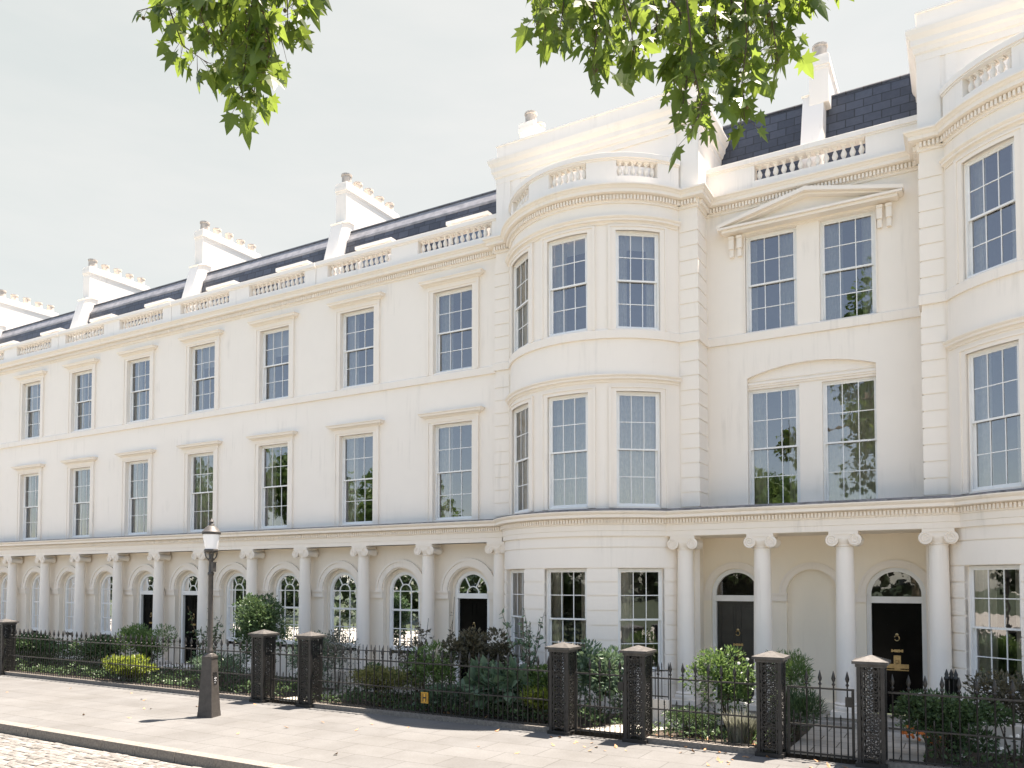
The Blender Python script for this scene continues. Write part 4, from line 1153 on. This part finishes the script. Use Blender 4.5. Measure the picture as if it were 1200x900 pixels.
shrub('dark rose bush under the sash window past the last porch column', .55, 13.4, 1.3, .9, 1.28, LF_PURP, 2200, .07, seed=39, base=.3)
shrub('low orange-flowered plants at the foot of the last porch column', -.55, 14.1, .9, .45, .34, LF_MID, 500, .06, seed=40, flowers=(ORANGE, 40))
m = MB(); rr = random.Random(77)
for i in range(15000):
    x, y = rr.uniform(-31, 2.6), 12.5 + 2.2 * rr.random() ** 1.3
    if (-5.7 < x + (y - 12.45) * -.5 < -4.95) or -2.42 < x < -.6 and y > 12.4 or -12.9 < x < -12.25: continue
    hh = .10 + .34 * max(0, noise.noise((x * .9, y * 1.1, 3)) + .35) + .08 * noise.noise((x * 4, y * 4, 1))
    leaf_quad(m, Vector((x, y, .05 + max(.01, hh) * rr.random() ** .5)), (rvec(rr) + Vector((0, 0, .4))).normalized(), (rvec(rr) + Vector((0, 0, 1))).normalized(), rr.uniform(.05, .11), rr.uniform(.03, .06))
o = put('ground_cover', m.mesh('ground_cover', LF_DARK, None, False)); tag(o, 'low dark leafy ground cover filling the beds behind the railings', 'ground cover', None, 'stuff')
m = MB(); rr = random.Random(44)
for i in range(150):
    x, y = rr.choice([(rr.uniform(-4.6, -2.7), rr.uniform(12.5, 12.7)), (rr.uniform(-11, -6.4), rr.uniform(12.5, 12.9)), (rr.uniform(-6.4, -.9), rr.uniform(11.2, 12.3)), (rr.uniform(-20, -1), rr.uniform(8.4, 12.2))])
    z = .06 if y > 12.45 else .006
    leaf_quad(m, Vector((x, y, z)), Vector((rr.uniform(-1, 1), rr.uniform(-1, 1), .25)).normalized(), Vector((rr.uniform(-.3, .3), rr.uniform(-.3, .3), 1)).normalized(), rr.uniform(.05, .12), rr.uniform(.04, .08))
o = put('fallen_leaves', m.mesh('fallen_leaves', DRY, None, False)); tag(o, 'dry brown leaves scattered along the railings and pavement', 'leaves', None, 'stuff')

# ------------------------------------------------------------------ overhanging plane tree
LOBE = [(0, 0), (.10, .02), (.34, -.10), (.28, .09), (.54, .20), (.34, .29), (.51, .56), (.23, .47), (.19, .66), (0, 1.05)]
OUT = LOBE + [(-x, y) for x, y in LOBE[-2:0:-1]]
def plane_leaf(m, p, ax, nrm, S):
    s = ax.cross(nrm)
    if s.length < 1e-3: return
    s.normalize(); nn = s.cross(ax)
    c = m.pts([p + ax * S * .36])
    k = m.pts([p + s * (x * S) + ax * (y * S) - nn * (abs(x) * S * .28 + max(0, y - .5) * S * .22) for x, y in OUT])
    L = len(OUT)
    for i in range(L): m.face((c, k + i, k + (i + 1) % L))
def spray_tree():
    rr = random.Random(9)
    t = thing('plane_tree', 'plane tree whose leafy twigs hang into the top of the view', 'tree', (3.6, -1.2, -.2))
    o = Vector((3.6, -1.2, -.2))
    m = MB(); m.path_tube([(0, 0, 0), (.05, .05, 2), (-.1, .1, 5), (-.2, .3, 7.5), (-.4, .8, 10.5)], .38, .2, 14); obj('trunk', m, BARK, t, smooth=60)
    mb = MB()
    hubs = [Vector((-5.1, 3.9, 7.6)), Vector((-2.6, 6.6, 8.2)), Vector((-1.7, 7.0, 8.6))]
    for h, st in zip(hubs, ((-.15, .2, 6.2), (-.2, .3, 7.5), (-.3, .6, 8.8))):
        a = Vector(st); b = h - o; ps = [a.lerp(b, f) + Vector((0, 0, 1.5 * math.sin(f * PI))) for f in [i / 8 for i in range(9)]]
        mb.path_tube(ps, .10, .025, 8)
    lm, balls = MB(), []
    for pts, n in SPRAYS:
        P = [Vector(p) - o + Vector((.0, .0, .18)) for p in pts]
        h = min(hubs, key=lambda q: (q - o - P[0]).length) - o
        mb.path_tube([h, (h + P[0]) / 2 + Vector((0, 0, .12)), P[0]], .016, .009, 5)
        mb.path_tube(P, .009, .003, 5)
        seg = [(a, b) for a, b in zip(P, P[1:])]
        for i in range(int(n * 1.65)):
            a, b = seg[rr.randrange(len(seg))]; q = a.lerp(b, rr.random())
            off = rvec(rr); off.z -= .35; ax = (off * .8 + Vector((0, 0, -.75))).normalized()
            st = q + off.normalized() * rr.uniform(.03, .19)
            mb.tube(q, st, .0022, .0018, 3)
            nr = (rvec(rr) + Vector((-.2, -.4, .5))).normalized()
            plane_leaf(lm, st, ax, nr, rr.choice((.10, .13, .17, .21)) * rr.uniform(.8, 1.1))
        for i in range(2):
            if rr.random() < .55:
                a, b = seg[rr.randrange(len(seg))]; q = a.lerp(b, rr.random()); e = q + Vector((rr.uniform(-.04, .04), rr.uniform(-.04, .04), -rr.uniform(.06, .14)))
                mb.tube(q, e, .0022, .0018, 3)
                balls.append(e)
    obj('branch', mb, TWIG, t); put('foliage', lm.mesh('foliage', LF_PLANE, None, False), t)
    fr = MB(); fr.lathe([(.002, -.016), (.012, -.011), (.016, 0), (.012, .011), (.002, .016)], 8); bm_ = fr.mesh('seed_ball', FRUIT, 60)
    for e in balls: put('seed_ball', bm_, t, e)
spray_tree()
# trees of the park side, seen mirrored in the window panes
def park_tree(x, y, h, w, seed, label):
    rr = random.Random(seed); t = thing('park_tree', label, 'tree', (x, y, -.2), 0, 'park trees facing the terrace')
    m = MB(); m.path_tube([(0, 0, 0), (.1, 0, h * .25), (0, .1, h * .5), (.1, 0, h * .8)], .3, .08, 9)
    for i in range(7):
        a = rr.random() * 6.28; z = h * rr.uniform(.3, .6); m.path_tube([(0, 0, z), (w * .2 * math.cos(a), w * .2 * math.sin(a), z + h * .12), (w * .38 * math.cos(a), w * .38 * math.sin(a), z + h * .2)], .09, .02, 6)
    obj('trunk', m, BARK, t)
    m = MB(); clump(m, rr, (0, 0, h * .62), (w / 2, w / 2, h * .38), 5200, .42, .7, .6, -.1, 26, .34)
    put('crown', m.mesh('crown', LF_MID, None, False), t)
for i, (x, y, h, w, l) in enumerate(((-56, -15, 13, 11, 'broad park tree mirrored in the farthest windows'), (-44, -14, 15, 10, 'park tree mirrored in the windows above the far arches'),
                                     (-35, -13, 11, 9, 'lower park tree mirrored above the lamp post'),
                                     (-15, -13, 9.5, 8, 'small park tree mirrored in the bow windows'), (-2.5, -14, 20, 9, 'tall park tree mirrored in the paired recess windows'),
                                     (-9, -10, 9, 6, 'low park tree mirrored in the lower recess windows'))):
    park_tree(x, y, h, w, 60 + i, l)
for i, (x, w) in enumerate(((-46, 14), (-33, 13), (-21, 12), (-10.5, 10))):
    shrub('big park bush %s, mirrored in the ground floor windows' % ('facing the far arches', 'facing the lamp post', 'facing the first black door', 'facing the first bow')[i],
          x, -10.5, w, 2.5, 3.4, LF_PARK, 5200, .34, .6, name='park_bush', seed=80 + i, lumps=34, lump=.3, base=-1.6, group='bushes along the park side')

m = MB(); rr = random.Random(91)
for i in range(9000):
    x = rr.uniform(-190, 120); hh = 7 + 2.5 * noise.noise((x * .05, 2, 0)) + 2 * noise.noise((x * .2, 5, 0))
    leaf_quad(m, Vector((x, rr.uniform(-52, -44), hh * rr.random() ** .8)), rvec(rr), (rvec(rr) + Vector((0, .6, .3))).normalized(), rr.uniform(1.0, 2.0), rr.uniform(.8, 1.4))
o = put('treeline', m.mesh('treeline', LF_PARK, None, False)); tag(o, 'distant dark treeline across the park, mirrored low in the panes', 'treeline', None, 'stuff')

# ------------------------------------------------------------------ light, sky, camera
SUN_EL, SUN_AZ = rad(73.5), rad(32)
w = bpy.data.worlds.new('World'); scene.world = w; w.use_nodes = True
nt = w.node_tree; bg = nt.nodes['Background']
sky = nt.nodes.new('ShaderNodeTexSky'); sky.sky_type = 'NISHITA'; sky.sun_disc = False
sky.sun_elevation = SUN_EL; sky.sun_rotation = SUN_AZ; sky.air_density = 1.0; sky.dust_density = 1.0; sky.ozone_density = 1.0; sky.altitude = 0
tc = N(nt, 'ShaderNodeTexCoord'); sp = N(nt, 'ShaderNodeSeparateXYZ'); nt.links.new(tc.outputs['Generated'], sp.inputs[0])
veil = ramp(nt, sp.outputs[1], [(0, (.38, .38, .38)), (.38, (.90, .90, .90))])          # summer haze, thicker towards the sun
mp = N(nt, 'ShaderNodeMapping'); mp.inputs['Scale'].default_value = (1.2, 1.2, 5); nt.links.new(tc.outputs['Generated'], mp.inputs[0])
cl = ramp(nt, noisen(nt, mp.outputs[0], 1.6, 5, .6), [(.3, (1.58, 1.78, 1.70)), (.7, (1.85, 1.98, 1.88))])
nt.links.new(mix(nt, veil, sky.outputs[0], cl), bg.inputs[0]); bg.inputs[1].default_value = .10
ld = bpy.data.lights.new('sun', 'SUN'); ld.energy = 4.4; ld.angle = rad(.5); ld.color = (1, .95, .88)
lo = bpy.data.objects.new('sun', ld); COL.objects.link(lo)
dv = -Vector((math.sin(SUN_AZ) * math.cos(SUN_EL), math.cos(SUN_AZ) * math.cos(SUN_EL), math.sin(SUN_EL)))
lo.rotation_euler = dv.to_track_quat('-Z', 'Y').to_euler(); lo.location = (0, 0, 40)
cd = bpy.data.cameras.new('camera'); cd.lens = 27.9; cd.sensor_width = 36; cd.sensor_fit = 'HORIZONTAL'; cd.shift_y = .1663
cd.clip_start = .1; cd.clip_end = 2000
co = bpy.data.objects.new('camera', cd); COL.objects.link(co); co.location = (0, 0, 2.6)
co.rotation_euler = (rad(92.0), 0, rad(29.9)); scene.camera = co
scene.render.engine = 'CYCLES'
scene.cycles.max_bounces = 10; scene.cycles.diffuse_bounces = 8; scene.cycles.transparent_max_bounces = 16; scene.cycles.glossy_bounces = 4
scene.cycles.use_denoising = True; scene.cycles.sample_clamp_indirect = 8
vs = scene.view_settings; vs.view_transform = 'Standard'; vs.look = 'None'; vs.gamma = 1; vs.use_curve_mapping = False
vs.exposure = 2.13
vs.use_white_balance = True; vs.white_balance_temperature = 7150; vs.white_balance_tint = 16
